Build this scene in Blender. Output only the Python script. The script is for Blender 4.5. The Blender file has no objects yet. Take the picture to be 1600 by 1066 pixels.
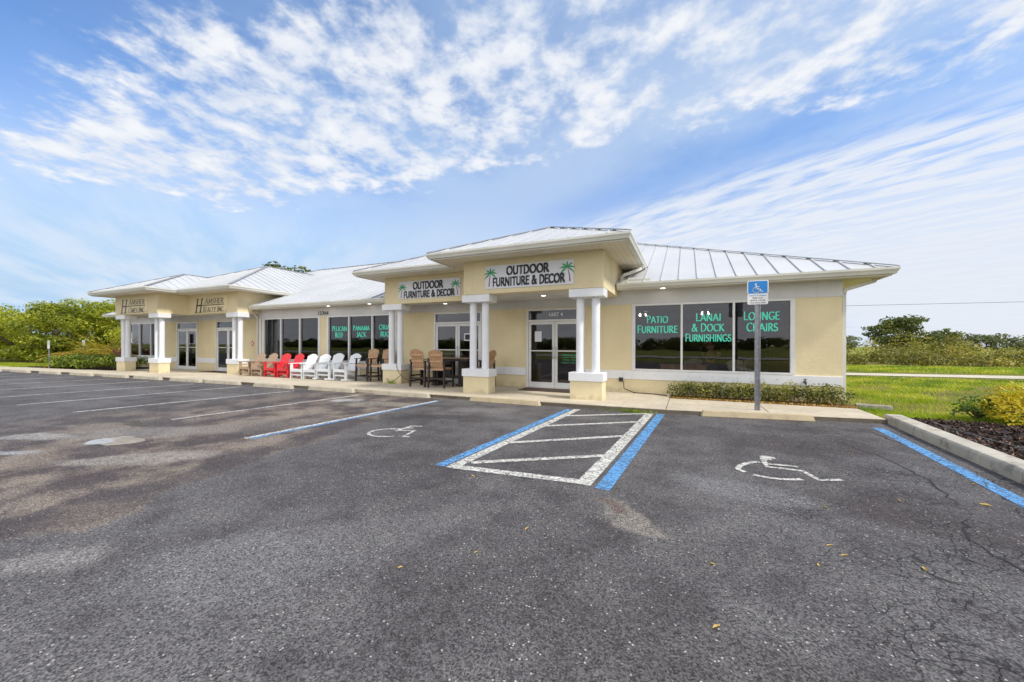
import bpy, math, random
import numpy as np
from mathutils import Vector, Matrix
R = math.radians
sc = bpy.context.scene
col = sc.collection
random.seed(7); RNG = np.random.default_rng(7)

# ------------------------------------------------------------------ camera
CAM_H = 1.409
yaw, roll = R(24.32), R(-0.206)
F = Vector((-math.sin(yaw), math.cos(yaw), 0)); R0 = Vector((math.cos(yaw), math.sin(yaw), 0)); U0 = Vector((0, 0, 1))
RX = R0*math.cos(roll) - U0*math.sin(roll); UX = R0*math.sin(roll) + U0*math.cos(roll)
cd = bpy.data.cameras.new('camera'); cam = bpy.data.objects.new('camera', cd); col.objects.link(cam)
cam.matrix_world = Matrix(((RX.x, UX.x, -F.x, 0), (RX.y, UX.y, -F.y, 0), (RX.z, UX.z, -F.z, CAM_H), (0, 0, 0, 1)))
cd.sensor_width = 36; cd.lens = 603.8/1600*36; cd.shift_y = 6.1/1600
cd.clip_start = .05; cd.clip_end = 3000
sc.camera = cam

# ------------------------------------------------------------------ node helper
class NT:
    def __init__(s, tree): s.t = tree; tree.nodes.clear()
    def n(s, typ, **kw):
        o = s.t.nodes.new(typ)
        for k, v in kw.items():
            setattr(o, k, v)
        return o
    def link(s, a, b): s.t.links.new(a, b)
    def put(s, sock, v):
        if isinstance(v, bpy.types.NodeSocket): s.link(v, sock)
        elif v is not None:
            if isinstance(v, (tuple, list)) and len(v) == 3 and sock.type == 'RGBA': v = (*v, 1)
            sock.default_value = v
    def m(s, op, a, b=None, c=None, clamp=False):
        o = s.n('ShaderNodeMath', operation=op, use_clamp=clamp)
        for i, v in enumerate((a, b, c)):
            if v is not None: s.put(o.inputs[i], v)
        return o.outputs[0]
    def mr(s, v, a, b, c=0., d=1., smooth=True):
        o = s.n('ShaderNodeMapRange', interpolation_type='SMOOTHSTEP' if smooth else 'LINEAR')
        for i, x in enumerate((v, a, b, c, d)): s.put(o.inputs[i], x)
        return o.outputs[0]
    def mix(s, f, a, b, mode='MIX'):
        o = s.n('ShaderNodeMix', data_type='RGBA', blend_type=mode)
        s.put(o.inputs[0], f); s.put(o.inputs[6], a); s.put(o.inputs[7], b)
        return o.outputs[2]
    def noise(s, vec, scale, detail=4, rough=.55, dist=0., out=0):
        o = s.n('ShaderNodeTexNoise'); s.put(o.inputs['Vector'], vec)
        o.inputs['Scale'].default_value = scale; o.inputs['Detail'].default_value = detail
        o.inputs['Roughness'].default_value = rough; o.inputs['Distortion'].default_value = dist
        return o.outputs[out]
    def vor(s, vec, scale, feature='F1', out='Distance', rnd=1.):
        o = s.n('ShaderNodeTexVoronoi', feature=feature); s.put(o.inputs['Vector'], vec)
        o.inputs['Scale'].default_value = scale; o.inputs['Randomness'].default_value = rnd
        return o.outputs[out]
    def ramp(s, f, stops, interp='LINEAR'):
        o = s.n('ShaderNodeValToRGB'); o.color_ramp.interpolation = interp
        e = o.color_ramp.elements
        while len(e) < len(stops): e.new(.5)
        for x, (p, c) in zip(e, stops): x.position = p; x.color = (*c, 1)
        s.put(o.inputs[0], f); return o.outputs[0]
    def comb(s, x, y, z):
        o = s.n('ShaderNodeCombineXYZ'); s.put(o.inputs[0], x); s.put(o.inputs[1], y); s.put(o.inputs[2], z); return o.outputs[0]
    def sep(s, v):
        o = s.n('ShaderNodeSeparateXYZ'); s.put(o.inputs[0], v); return o.outputs
    def mapping(s, v, loc=(0, 0, 0), rot=(0, 0, 0), scale=(1, 1, 1)):
        o = s.n('ShaderNodeMapping'); s.put(o.inputs[0], v)
        o.inputs[1].default_value = loc; o.inputs[2].default_value = rot; o.inputs[3].default_value = scale
        return o.outputs[0]
    def vadd(s, a, b, op='ADD'):
        o = s.n('ShaderNodeVectorMath', operation=op); s.put(o.inputs[0], a); s.put(o.inputs[1], b); return o.outputs[0]
    def bump(s, h, strength=.3, dist=.01):
        o = s.n('ShaderNodeBump'); o.inputs['Strength'].default_value = strength; o.inputs['Distance'].default_value = dist
        s.put(o.inputs['Height'], h); return o.outputs[0]

# ------------------------------------------------------------------ world + sun + exposure
SUN_EL, SUN_AZ = R(48), R(100)       # azimuth measured clockwise from +Y
w = bpy.data.worlds.new('World'); sc.world = w; w.use_nodes = True
N = NT(w.node_tree)
sky = N.n('ShaderNodeTexSky', sky_type='NISHITA', sun_disc=False)
sky.sun_elevation = SUN_EL; sky.sun_rotation = SUN_AZ
sky.air_density = 1.0; sky.dust_density = .6; sky.ozone_density = 2.0
tc = N.n('ShaderNodeTexCoord').outputs['Generated']
dx, dy, dz = N.sep(tc)
den = N.m('ADD', N.m('MAXIMUM', dz, 0.), .05)
qx = N.m('DIVIDE', dx, den); qy = N.m('DIVIDE', dy, den)
q = N.comb(qx, qy, 0.)
s_ = N.m('ADD', N.m('MULTIPLY', qx, -.846), N.m('MULTIPLY', qy, .533))
t_ = N.m('ADD', N.m('MULTIPLY', qx, .533), N.m('MULTIPLY', qy, .846))
st = N.comb(s_, t_, 0.)
wob = N.m('SUBTRACT', N.noise(q, 1.3, 3), .5)
# band of broken altocumulus
e = N.m('ADD', N.m('SUBTRACT', N.m('ADD', t_, N.m('MULTIPLY', s_, .72)), 1.42), N.m('MULTIPLY', wob, .5))
band = N.m('MULTIPLY', N.mr(e, -.85, -.25), N.mr(e, 1.05, .45))
band = N.m('MULTIPLY', band, N.mr(s_, 3.3, 2.6))
qa = N.m('ADD', N.m('MULTIPLY', qx, -.5), N.m('MULTIPLY', qy, .86)); qb = N.m('ADD', N.m('MULTIPLY', qx, .86), N.m('MULTIPLY', qy, .5))
stq = N.comb(N.m('MULTIPLY', qa, .95), N.m('MULTIPLY', qb, 1.1), 0.)
n1 = N.noise(stq, 4.6, 9, .52, .3); n2 = N.noise(q, 13., 6, .60)
pf = N.m('ADD', N.m('MULTIPLY', n1, .60), N.m('MULTIPLY', n2, .40))
boost = N.m('MULTIPLY', N.m('MULTIPLY', N.mr(s_, 1.1, 1.7), N.mr(s_, 3.1, 2.4)), .035)
puff = N.mr(N.m('ADD', N.m('ADD', pf, boost), N.m('MULTIPLY', N.m('SUBTRACT', band, 1.), .17)), .40, .60)
puff = N.m('MULTIPLY', puff, N.mr(band, .02, .30))
# thin veil running along the streets
vn = N.noise(N.mapping(st, scale=(.35, 1.6, 1)), 1.6, 6, .6)
t2 = N.m('ADD', t_, N.m('MULTIPLY', N.m('SUBTRACT', vn, .5), .35))
veil1 = N.m('MULTIPLY', N.mr(t2, .3, 1.35), N.mr(t2, 1.80, 1.35))
veil1 = N.m('MULTIPLY', veil1, .55)
# rippled sheet beyond the clear lane
t3 = N.m('ADD', t2, N.m('MULTIPLY', s_, .12))
rip = N.noise(N.mapping(st, rot=(0, 0, R(25)), scale=(.8, 2.6, 1)), 3.2, 7, .62, .3)
veil2 = N.m('MULTIPLY', N.mr(t3, 1.95, 2.4), N.mr(rip, .30, .60))
veil2 = N.m('MAXIMUM', veil2, N.m('MULTIPLY', N.mr(t3, 2.2, 3.3), .55))
# pale left side, milky horizon, unseen cloud deck added behind to light the facade
left = N.m('MULTIPLY', N.mr(s_, 1.6, 3.4), N.m('ADD', .25, N.m('MULTIPLY', N.noise(stq, 1.2, 5), .5)))
left = N.m('MAXIMUM', left, N.m('MULTIPLY', N.m('MULTIPLY', N.mr(e, -1.1, .1), N.mr(e, 1.8, .7)), N.mr(N.noise(stq, 1.7, 6, .6), .3, .65, .18, .55)))
hz = N.m('MULTIPLY', N.mr(dz, .45, .11), N.m('ADD', .72, N.m('MULTIPLY', N.noise(N.mapping(st, scale=(.3, 1, 1)), 1.1, 5), .45)), clamp=True)
hz = N.m('MAXIMUM', hz, N.mr(dz, .17, .03))
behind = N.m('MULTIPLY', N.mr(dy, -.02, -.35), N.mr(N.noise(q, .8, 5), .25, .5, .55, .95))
cov = N.m('MULTIPLY', N.m('MAXIMUM', veil1, veil2), .95, clamp=True)
SKYC = N.mix(1., sky.outputs[0], (.52, .70, .90), 'MULTIPLY')
c1 = N.mix(N.m('MULTIPLY', left, .9, clamp=True), SKYC, (2.4, 3.1, 3.95))
rt = N.mr(s_, 3.6, 1.6)
HC = N.mix(rt, N.mix(N.mr(N.noise(N.mapping(st, scale=(.25, 1, 1)), 2.0, 6, .6), .35, .65), (1.95, 2.75, 3.7), (2.75, 3.2, 3.75)), (3.05, 3.25, 3.55))
c1 = N.mix(hz, c1, HC)
c1 = N.mix(cov, c1, N.mix(N.mr(t_, 1.5, 2.3), (2.35, 2.85, 3.65), (3.3, 3.5, 3.85)))
c2 = N.mix(N.m('MULTIPLY', puff, .94), c1, N.mix(N.mr(n1, .42, .72), (3.0, 3.25, 3.7), (3.85, 3.9, 4.0)))
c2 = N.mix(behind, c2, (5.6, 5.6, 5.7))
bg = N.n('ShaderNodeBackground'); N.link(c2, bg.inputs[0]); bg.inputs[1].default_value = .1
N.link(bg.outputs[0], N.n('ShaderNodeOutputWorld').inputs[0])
sl = bpy.data.lights.new('sun', 'SUN'); sl.energy = 1.5; sl.angle = R(8); sl.color = (1, .95, .86)
so = bpy.data.objects.new('sun', sl); col.objects.link(so)
sd = Vector((math.sin(SUN_AZ)*math.cos(SUN_EL), math.cos(SUN_AZ)*math.cos(SUN_EL), math.sin(SUN_EL)))
so.rotation_euler = (-sd).to_track_quat('-Z', 'Y').to_euler()
so.location = (20, -10, 30)
sc.view_settings.view_transform = 'Standard'; sc.view_settings.look = 'None'
sc.view_settings.exposure = 1.3; sc.view_settings.gamma = 1.0
sc.cycles.max_bounces = 8; sc.cycles.transparent_max_bounces = 24

# ------------------------------------------------------------------ materials
def mat(name):
    m = bpy.data.materials.new(name); m.use_nodes = True
    return m, NT(m.node_tree)
def finish(n, m, colr, rough=.6, metal=0., normal=None, spec=.5, alpha=None, emit=None):
    p = n.n('ShaderNodeBsdfPrincipled')
    n.put(p.inputs['Base Color'], colr); n.put(p.inputs['Roughness'], rough); n.put(p.inputs['Metallic'], metal)
    n.put(p.inputs['Specular IOR Level'], spec)
    if normal is not None: n.link(normal, p.inputs['Normal'])
    sh = p.outputs[0]
    if alpha is not None:
        mx = n.n('ShaderNodeMixShader'); n.put(mx.inputs[0], alpha)
        n.link(n.n('ShaderNodeBsdfTransparent').outputs[0], mx.inputs[1]); n.link(sh, mx.inputs[2]); sh = mx.outputs[0]
    n.link(sh, n.n('ShaderNodeOutputMaterial').inputs[0])
    return m
def obj_co(n): return n.n('ShaderNodeTexCoord').outputs['Object']
def simple(name, c, rough=.5, metal=0., var=.08, scale=3., bump=0., bscale=60., spec=.5):
    m, n = mat(name); co = obj_co(n)
    v = n.noise(co, scale, 5)
    d = tuple(x*(1-var*2) for x in c); u = tuple(min(1, x*(1+var*1.2)) for x in c)
    cc = n.ramp(v, [(.3, d), (.7, u)])
    nm = n.bump(n.noise(co, bscale, 4), bump, .004) if bump else None
    return finish(n, m, cc, rough, metal, nm, spec)

MT = {}
def stucco(name, c):
    m, n = mat(name); co = obj_co(n)
    big = n.noise(co, .7, 5); fine = n.noise(co, 38, 5, .65)
    drip = n.noise(n.mapping(co, scale=(3.2, 3.2, .25)), 1.5, 5)
    cc = n.mix(n.mr(big, .3, .75), tuple(x*.88 for x in c), tuple(x*1.05 for x in c))
    cc = n.mix(n.m('MULTIPLY', n.mr(fine, .35, .65), .16), cc, tuple(x*.72 for x in c))
    cc = n.mix(n.m('MULTIPLY', n.mr(drip, .52, .78), .34), cc, tuple(x*y for x, y in zip(c, (.82, .80, .74))))
    z = n.sep(co)[2]
    dirt = n.m('MULTIPLY', n.mr(z, .22, .0), n.mr(n.noise(co, 5, 5), .35, .75))
    cc = n.mix(n.m('MULTIPLY', dirt, .6), cc, (.30, .25, .17))
    return finish(n, m, cc, .85, 0, n.bump(n.m('ADD', fine, n.m('MULTIPLY', n.noise(co, 9, 4), .6)), .8, .010), .25)
MT['stucco'] = stucco('cream_stucco', (.775, .665, .425))
MT['band'] = stucco('pale_grey_band', (.66, .66, .65))
MT['white'] = simple('white_trim', (.76, .77, .79), .5, var=.03, bump=.1)
MT['gutter'] = simple('ivory_gutter', (.66, .65, .58), .4, var=.05, scale=1.5)
MT['frame'] = simple('white_aluminium', (.72, .72, .71), .35, var=.04)
MT['lamp_rim'] = simple('lamp_rim', (.8, .8, .78), .4)
def soffit():
    m, n = mat('vinyl_soffit'); co = obj_co(n)
    x, y, z = n.sep(co)
    g = n.m('FRACT', n.m('MULTIPLY', n.m('ADD', x, n.m('MULTIPLY', y, .0)), 1/.13))
    line = n.mr(g, .0, .1)
    cc = n.mix(line, (.42, .37, .27), (.72, .66, .52))
    return finish(n, m, cc, .6, 0, n.bump(line, .4, .01))
MT['soffit'] = soffit()
def roofmat():
    m, n = mat('white_standing_seam_metal'); co = obj_co(n)
    a = n.noise(co, .5, 4); b = n.noise(n.mapping(co, scale=(4, .5, .5)), 2., 5)
    cc = n.mix(n.mr(a, .3, .7), (.50, .505, .51), (.57, .57, .565))
    cc = n.mix(n.m('MULTIPLY', n.mr(b, .5, .85), .2), cc, (.44, .44, .42))
    return finish(n, m, cc, .38, .0, n.bump(n.noise(n.mapping(co, scale=(1, .35, .35)), 2.2, 3), .3, .03))
MT['roof'] = roofmat()
MT['cap'] = simple('ridge_cap_shade_grey', (.30, .30, .31), .45, var=.12)  # cap metal darkened to carry the shade of the vent gap
def asphalt():
    m, n = mat('worn_asphalt'); co = obj_co(n)
    x, y, z = n.sep(co)
    wv = n.n('ShaderNodeTexNoise'); n.put(wv.inputs['Vector'], co); wv.inputs['Scale'].default_value = .9; wv.inputs['Detail'].default_value = 5
    off = n.vadd(wv.outputs[1], (.5, .5, .5), 'SUBTRACT')
    big = n.noise(co, .35, 5); mid = n.noise(co, 2.2, 6, .6); fine = n.noise(co, 95, 3, .7)
    cell = n.vor(co, 110, 'F1', 'Color'); cr = n.sep(cell)
    cell2 = n.vor(co, 62, 'F1', 'Color'); cr2 = n.sep(cell2)
    base = n.mix(n.mr(big, .3, .7), (.082, .074, .073), (.136, .127, .124))
    base = n.mix(n.m('MULTIPLY', n.mr(mid, .45, .75), .5), base, (.165, .155, .146))
    base = n.mix(n.m('MULTIPLY', n.mr(mid, .52, .30), .6), base, (.056, .047, .048))
    # old brown aggregate surface to the left of the seal-coat edge
    edge = n.m('ADD', n.m('ADD', x, n.m('MULTIPLY', y, .23)), n.m('MULTIPLY', n.sep(off)[0], 1.5))
    old = n.m('MULTIPLY', n.mr(edge, -4.22, -4.40), n.mr(x, -13.5, -8.))
    oldn = n.mix(n.mr(n.noise(co, 1.1, 6, .6), .42, .62), (.080, .062, .058), (.27, .215, .165))
    base = n.mix(n.m('MULTIPLY', old, .78), base, oldn)
    strip = n.m('MULTIPLY', n.mr(n.m('ABSOLUTE', n.m('ADD', edge, 4.62)), .32, .16), n.mr(y, 8, 6.2))
    base = n.mix(n.m('MULTIPLY', strip, .6), base, (.075, .064, .064))
    # stains with a shape of their own
    def patch(cx, cy, rx, ry, rot, colr, amt, bsoft=.55):
        nonlocal base
        v = n.vadd(co, off) if False else n.vadd(co, n.vadd(off, (1.2, 1.2, 0), 'MULTIPLY'))
        v = n.vadd(v, (cx, cy, 0), 'SUBTRACT')
        c_, s2 = math.cos(rot), math.sin(rot)
        vx, vy, _ = n.sep(v)
        a = n.m('DIVIDE', n.m('ADD', n.m('MULTIPLY', vx, c_), n.m('MULTIPLY', vy, s2)), rx)
        b = n.m('DIVIDE', n.m('SUBTRACT', n.m('MULTIPLY', vy, c_), n.m('MULTIPLY', vx, s2)), ry)
        d = n.m('SQRT', n.m('ADD', n.m('MULTIPLY', a, a), n.m('MULTIPLY', b, b)))
        f = n.m('MULTIPLY', n.mr(d, 1.1, bsoft), n.mr(n.noise(co, 14, 4), .25, .6, .45, 1.))
        base = n.mix(n.m('MULTIPLY', f, amt), base, colr)
    patch(-6.6, 2.55, 1.15, .32, .75, (.32, .29, .25), .8)
    patch(-9.5, 2.45, .75, .28, .6, (.36, .34, .31), .8)
    patch(-8.5, 1.95, .6, .2, .4, (.40, .40, .40), .7)
    patch(-8.4, 3.5, 1.3, .55, .5, (.24, .22, .20), .75)
    patch(-7.2, 4.6, 1.5, .6, .9, (.20, .175, .15), .6)
    patch(-7.0, 7.5, 1.1, .4, .3, (.27, .25, .20), .8)
    patch(-8.3, 7.6, .5, .35, .3, (.38, .38, .38), .7)
    patch(-4.6, 6.7, 1.3, .35, .2, (.050, .042, .044), .8)
    patch(-1.7, 6.0, .5, 1.6, .05, (.075, .066, .068), .5)
    patch(1.5, 7.2, 1.2, .8, .3, (.066, .055, .056), .7)
    patch(1.9, 4.6, .9, .45, -.5, (.062, .050, .050), .7)
    patch(-3.6, 3.0, 1.2, .5, .6, (.085, .076, .076), .5)
    patch(.2, 1.9, 1.1, .5, .2, (.085, .076, .074), .5)
    patch(-2.2, 2.5, .9, .35, .8, (.175, .165, .16), .45)
    patch(-4.2, 7.9, 1.0, .45, .1, (.20, .19, .18), .6)
    patch(-.55, 3.62, .42, .16, -.5, (.26, .23, .19), .8)
    patch(-.75, 3.75, .2, .07, -.6, (.13, .085, .065), .8)
    patch(.5, 4.6, .8, .5, .1, (.21, .205, .20), .6)
    patch(.2, 7.4, .9, .5, .4, (.075, .066, .070), .6)
    patch(1.6, 8.3, .9, .4, .4, (.075, .066, .070), .55)
    patch(-2.7, 1.6, .8, .5, .5, (.20, .195, .19), .5)
    patch(-4.0, 1.15, .5, .25, .9, (.29, .27, .25), .6)
    patch(-14, 6.5, 2.5, .5, .2, (.17, .165, .16), .6)
    patch(-20, 6.0, 5, .8, .1, (.19, .185, .18), .5)
    # stones, light chips, dark pits
    sp = n.m('MULTIPLY', n.m('SUBTRACT', cr[0], .5), 1.3)
    base = n.mix(1., base, n.comb(*[n.m('ADD', 1., sp)]*3), 'MULTIPLY')
    sp2 = n.m('MULTIPLY', n.m('SUBTRACT', fine, .5), 1.5)
    base = n.mix(1., base, n.comb(*[n.m('ADD', 1., sp2)]*3), 'MULTIPLY')
    chip = n.m('MULTIPLY', n.m('GREATER_THAN', cr2[0], n.mr(mid, .3, .7, .985, .93)), n.mr(n.vor(co, 62), .42, .25))
    base = n.mix(n.m('MULTIPLY', chip, .85), base, (.58, .54, .48))
    pit = n.m('MULTIPLY', n.m('GREATER_THAN', cr2[1], .82), n.mr(n.vor(n.vadd(co, n.vadd(n.noise(co, 60, 2, out=1), (.02, .02, 0), 'MULTIPLY')), 62), .52, .25))
    base = n.mix(n.m('MULTIPLY', pit, .8), base, (.02, .018, .018))
    # alligator cracking, strongest at the right
    cv = n.vadd(co, n.vadd(n.noise(co, 5, 4, out=1), (.16, .16, 0), 'MULTIPLY'))
    ck = n.mr(n.vor(cv, 9., 'DISTANCE_TO_EDGE'), .05, .012)
    ck2 = n.mr(n.vor(cv, 1.15, 'DISTANCE_TO_EDGE'), .007, .002)
    right = n.m('MULTIPLY', n.mr(n.m('SUBTRACT', x, n.m('MULTIPLY', y, .05)), -.2, 1.4), n.mr(n.noise(co, 1.2, 4), .42, .6))
    crk = n.m('MAXIMUM', n.m('MULTIPLY', ck, n.m('MULTIPLY', right, .8)), n.m('MULTIPLY', ck2, n.m('MULTIPLY', n.mr(x, .6, 2.0), n.mr(n.noise(co, .7, 3), .42, .58, .0, .5))))
    base = n.mix(crk, base, (.018, .016, .016))
    h = n.m('ADD', n.m('ADD', n.m('MULTIPLY', cr[1], .5), n.m('MULTIPLY', fine, .8)), n.m('MULTIPLY', crk, -1.4))
    return finish(n, m, base, .82, 0, n.bump(h, .8, .010), .3)
MT['asphalt'] = asphalt()
def paint(name, c, wear=.5):
    m, n = mat(name); co = obj_co(n)
    cv = n.vadd(co, n.vadd(n.noise(co, 7, 4, out=1), (.1, .1, 0), 'MULTIPLY'))
    ck = n.mr(n.vor(cv, 6.5, 'DISTANCE_TO_EDGE'), .045, .012)
    ck = n.m('MULTIPLY', ck, n.mr(n.noise(co, 1.5, 3), .38, .55))
    chips = n.mr(n.noise(co, 26, 6, .75), .60-.22*wear, .52-.22*wear)
    big = n.mr(n.noise(co, 1.7, 5), .30+.18*wear, .18+.18*wear)
    gone = n.m('MAXIMUM', ck, n.m('MAXIMUM', n.m('MULTIPLY', n.m('SUBTRACT', 1., chips), .0), n.m('MAXIMUM', n.m('MULTIPLY', chips, .55), n.m('MULTIPLY', big, .6))))
    cc = n.mix(n.noise(co, 3, 5), tuple(x*.78 for x in c), c)
    cc = n.mix(n.m('MULTIPLY', n.mr(n.noise(co, 60, 3), .5, .8), .25), cc, tuple(x*.6 for x in c))
    return finish(n, m, cc, .75, 0, n.bump(n.noise(co, 95, 3), .4, .005), .3, alpha=n.m('SUBTRACT', 1., gone))
MT['pwhite'] = paint('worn_white_paint', (.72, .70, .63), .3)
MT['pfaded'] = paint('faded_white_paint', (.68, .66, .62), .35)
MT['pblue'] = paint('worn_blue_paint', (.14, .36, .66), .35)
def concrete(name, c, dark=(.2, .18, .15)):
    m, n = mat(name); co = obj_co(n)
    a = n.noise(co, .9, 6, .6); b = n.noise(co, 6, 6, .65); f = n.noise(co, 70, 4, .7)
    cc = n.mix(n.mr(a, .3, .7), tuple(x*.84 for x in c), tuple(x*1.06 for x in c))
    cc = n.mix(n.m('MULTIPLY', n.mr(b, .48, .72), .6), cc, dark)
    cc = n.mix(n.m('MULTIPLY', n.mr(f, .5, .75), .25), cc, tuple(x*.6 for x in c))
    return finish(n, m, cc, .85, 0, n.bump(f, .4, .006), .25)
MT['walk'] = concrete('sidewalk_concrete', (.56, .49, .375), (.36, .29, .20))
MT['kerb'] = concrete('kerb_concrete', (.50, .46, .38), (.12, .11, .09))
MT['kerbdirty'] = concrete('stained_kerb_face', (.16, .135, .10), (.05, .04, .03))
MT['stop'] = concrete('wheel_stop_concrete', (.48, .43, .33), (.26, .22, .17))
MT['stop_tan'] = concrete('tan_wheel_stop_concrete', (.52, .43, .28), (.34, .27, .18))
MT['path'] = concrete('trail_concrete', (.62, .56, .42))
def ground(name, a, b, c, sc1=.25):
    m, n = mat(name); co = obj_co(n)
    x = n.noise(co, sc1, 6, .6); y = n.noise(co, 3, 6, .65); f = n.noise(co, 40, 4, .7)
    cc = n.mix(n.mr(x, .35, .65), a, b)
    cc = n.mix(n.m('MULTIPLY', n.mr(y, .5, .72), .7), cc, c)
    cc = n.mix(1., cc, n.ramp(f, [(.2, (.55, .55, .5)), (.8, (1.25, 1.25, 1.2))]), 'MULTIPLY')
    return finish(n, m, cc, .9, 0, n.bump(f, .8, .03), .2)
MT['field'] = ground('field_grass', (.20, .23, .03), (.30, .30, .045), (.24, .19, .07), .12)
MT['lawn'] = ground('lawn_soil', (.13, .13, .02), (.24, .22, .04), (.27, .19, .10), .7)
MT['mulchbase'] = ground('mulch_soil', (.030, .018, .012), (.05, .03, .018), (.012, .008, .006), 2.)
MT['strip'] = ground('leaf_strip', (.16, .09, .045), (.24, .14, .07), (.07, .04, .02), 5.)
MT['road'] = concrete('far_road', (.55, .53, .47))
def foliage(name, c0, c1, c2, trans=.3):
    m, n = mat(name)
    at = n.n('ShaderNodeAttribute', attribute_name='tone')
    cc = n.ramp(at.outputs['Fac'], [(0., c0), (.5, c1), (1., c2)])
    p = n.n('ShaderNodeBsdfPrincipled'); n.link(cc, p.inputs['Base Color']); p.inputs['Roughness'].default_value = .5
    p.inputs['Specular IOR Level'].default_value = .35
    tr = n.n('ShaderNodeBsdfTranslucent'); n.link(n.mix(1., cc, (1.3, 1.4, .7), 'MULTIPLY'), tr.inputs[0])
    mx = n.n('ShaderNodeMixShader'); mx.inputs[0].default_value = trans
    n.link(p.outputs[0], mx.inputs[1]); n.link(tr.outputs[0], mx.inputs[2])
    n.link(mx.outputs[0], n.n('ShaderNodeOutputMaterial').inputs[0]); return m
MT['f_lush'] = foliage('lush_leaves', (.06, .085, .008), (.29, .32, .022), (.58, .56, .07), .4)
MT['f_oak'] = foliage('oak_leaves', (.035, .05, .010), (.10, .125, .022), (.25, .25, .05))
MT['f_scrub'] = foliage('scrub_leaves', (.05, .05, .008), (.18, .17, .022), (.44, .36, .07))
MT['f_far'] = foliage('far_leaves', (.09, .11, .05), (.14, .155, .065), (.21, .22, .09))
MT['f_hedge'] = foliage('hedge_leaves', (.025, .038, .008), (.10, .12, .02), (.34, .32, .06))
MT['f_low'] = foliage('low_hedge_leaves', (.04, .07, .008), (.15, .20, .018), (.32, .37, .04))
MT['f_croton'] = foliage('yellow_leaves', (.14, .14, .01), (.55, .43, .02), (.80, .64, .05))
MT['f_green'] = foliage('green_leaves', (.03, .07, .012), (.09, .16, .025), (.2, .26, .04))
MT['f_frond'] = foliage('frond_leaves', (.36, .20, .03), (.52, .40, .05), (.42, .48, .06))
MT['f_plum'] = foliage('plum_leaves', (.10, .04, .035), (.22, .09, .07), (.34, .19, .15))
MT['grass'] = foliage('grass_blades', (.13, .22, .010), (.33, .41, .02), (.54, .52, .06), .4)
MT['bark'] = simple('bark', (.12, .085, .06), .9, var=.25, scale=9, bump=.6, bscale=25)
MT['chips'] = foliage('mulch_chips', (.010, .006, .004), (.075, .036, .022), (.20, .11, .07), .0)
MT['dryleaf'] = foliage('dry_leaf', (.42, .22, .05), (.55, .36, .09), (.62, .46, .14), .2)
def glass():
    m, n = mat('tinted_glass')
    tr = n.n('ShaderNodeBsdfTransparent'); tr.inputs[0].default_value = (.72, .69, .67, 1)
    gl = n.n('ShaderNodeBsdfGlossy'); gl.inputs['Roughness'].default_value = .012; gl.inputs[0].default_value = (.82, .86, .92, 1)
    co = obj_co(n)
    nb = n.bump(n.noise(co, .8, 2), .035, .05); n.link(nb, gl.inputs['Normal'])
    fr = n.n('ShaderNodeFresnel'); fr.inputs[0].default_value = 1.5
    f = n.m('ADD', n.m('MULTIPLY', fr.outputs[0], 1.15), .012, clamp=True)
    mx = n.n('ShaderNodeMixShader'); n.link(f, mx.inputs[0]); n.link(tr.outputs[0], mx.inputs[1]); n.link(gl.outputs[0], mx.inputs[2])
    n.link(mx.outputs[0], n.n('ShaderNodeOutputMaterial').inputs[0]); return m
MT['glass'] = glass()
def water():
    m, n = mat('puddle_water'); co = obj_co(n)
    return finish(n, m, n.mix(n.noise(co, 4, 4), (.50, .48, .45), (.34, .33, .31)), .22, 0, None, .4, alpha=n.mr(n.noise(co, 9, 5), .30, .42))  # pale grey base colour stands in for the sky reflected in the puddle
MT['water'] = water()
MT['wetmud'] = simple('wet_mud', (.05, .043, .035), .25, var=.2, scale=20)
MT['mudtan'] = simple('dry_silt', (.30, .265, .21), .8, var=.15, scale=14)
MT['crack'] = simple('crack_tar', (.02, .018, .018), .9, var=.2)
MT['tan'] = simple('tan_poly_lumber', (.50, .30, .165), .55, var=.12, scale=8, bump=.2, bscale=30)
MT['tangrey'] = simple('weathered_tan_poly_lumber', (.40, .28, .19), .55, var=.10, scale=8, bump=.2, bscale=30)
MT['umber'] = simple('dark_tan_poly_lumber', (.25, .165, .10), .55, var=.1, scale=8)
MT['darkbrown'] = simple('dark_brown_poly_lumber', (.030, .022, .020), .5, var=.15, scale=8)
MT['red'] = simple('red_poly_lumber', (.66, .025, .035), .45, var=.06, scale=8)
MT['chairwhite'] = simple('white_poly_lumber', (.76, .78, .80), .45, var=.03, scale=8)
MT['teal'] = simple('teal_vinyl', (.10, .80, .58), .5, var=.03)
MT['green'] = simple('green_vinyl', (.02, .30, .10), .5, var=.04)
MT['black'] = simple('black_vinyl', (.012, .012, .014), .5, var=.1)
MT['charcoal'] = simple('charcoal_lettering', (.045, .04, .04), .5, var=.1)
MT['signwhite'] = simple('sign_white', (.66, .67, .72), .4, var=.03)
MT['paper'] = simple('paper', (.72, .72, .76), .6, var=.03)
MT['trunkred'] = simple('palm_trunk_print', (.28, .07, .06), .5)
MT['signblue'] = simple('sign_blue', (.012, .22, .62), .4, var=.04)
MT['galv'] = simple('galvanised_steel', (.33, .34, .37), .38, .7, var=.15, scale=12)
MT['mat'] = simple('brown_door_mat', (.055, .032, .022), .95, var=.25, scale=30, bump=.6)
MT['dark'] = simple('dark_rubber', (.03, .03, .03), .7)
MT['handle'] = simple('satin_handle', (.62, .62, .62), .3, .6)
MT['pink'] = simple('pink_plaque', (.55, .12, .22), .5)
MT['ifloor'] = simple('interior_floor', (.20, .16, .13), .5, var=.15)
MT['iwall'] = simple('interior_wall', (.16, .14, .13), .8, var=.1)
MT['iceil'] = simple('interior_ceiling', (.20, .19, .18), .9, var=.05)
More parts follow.
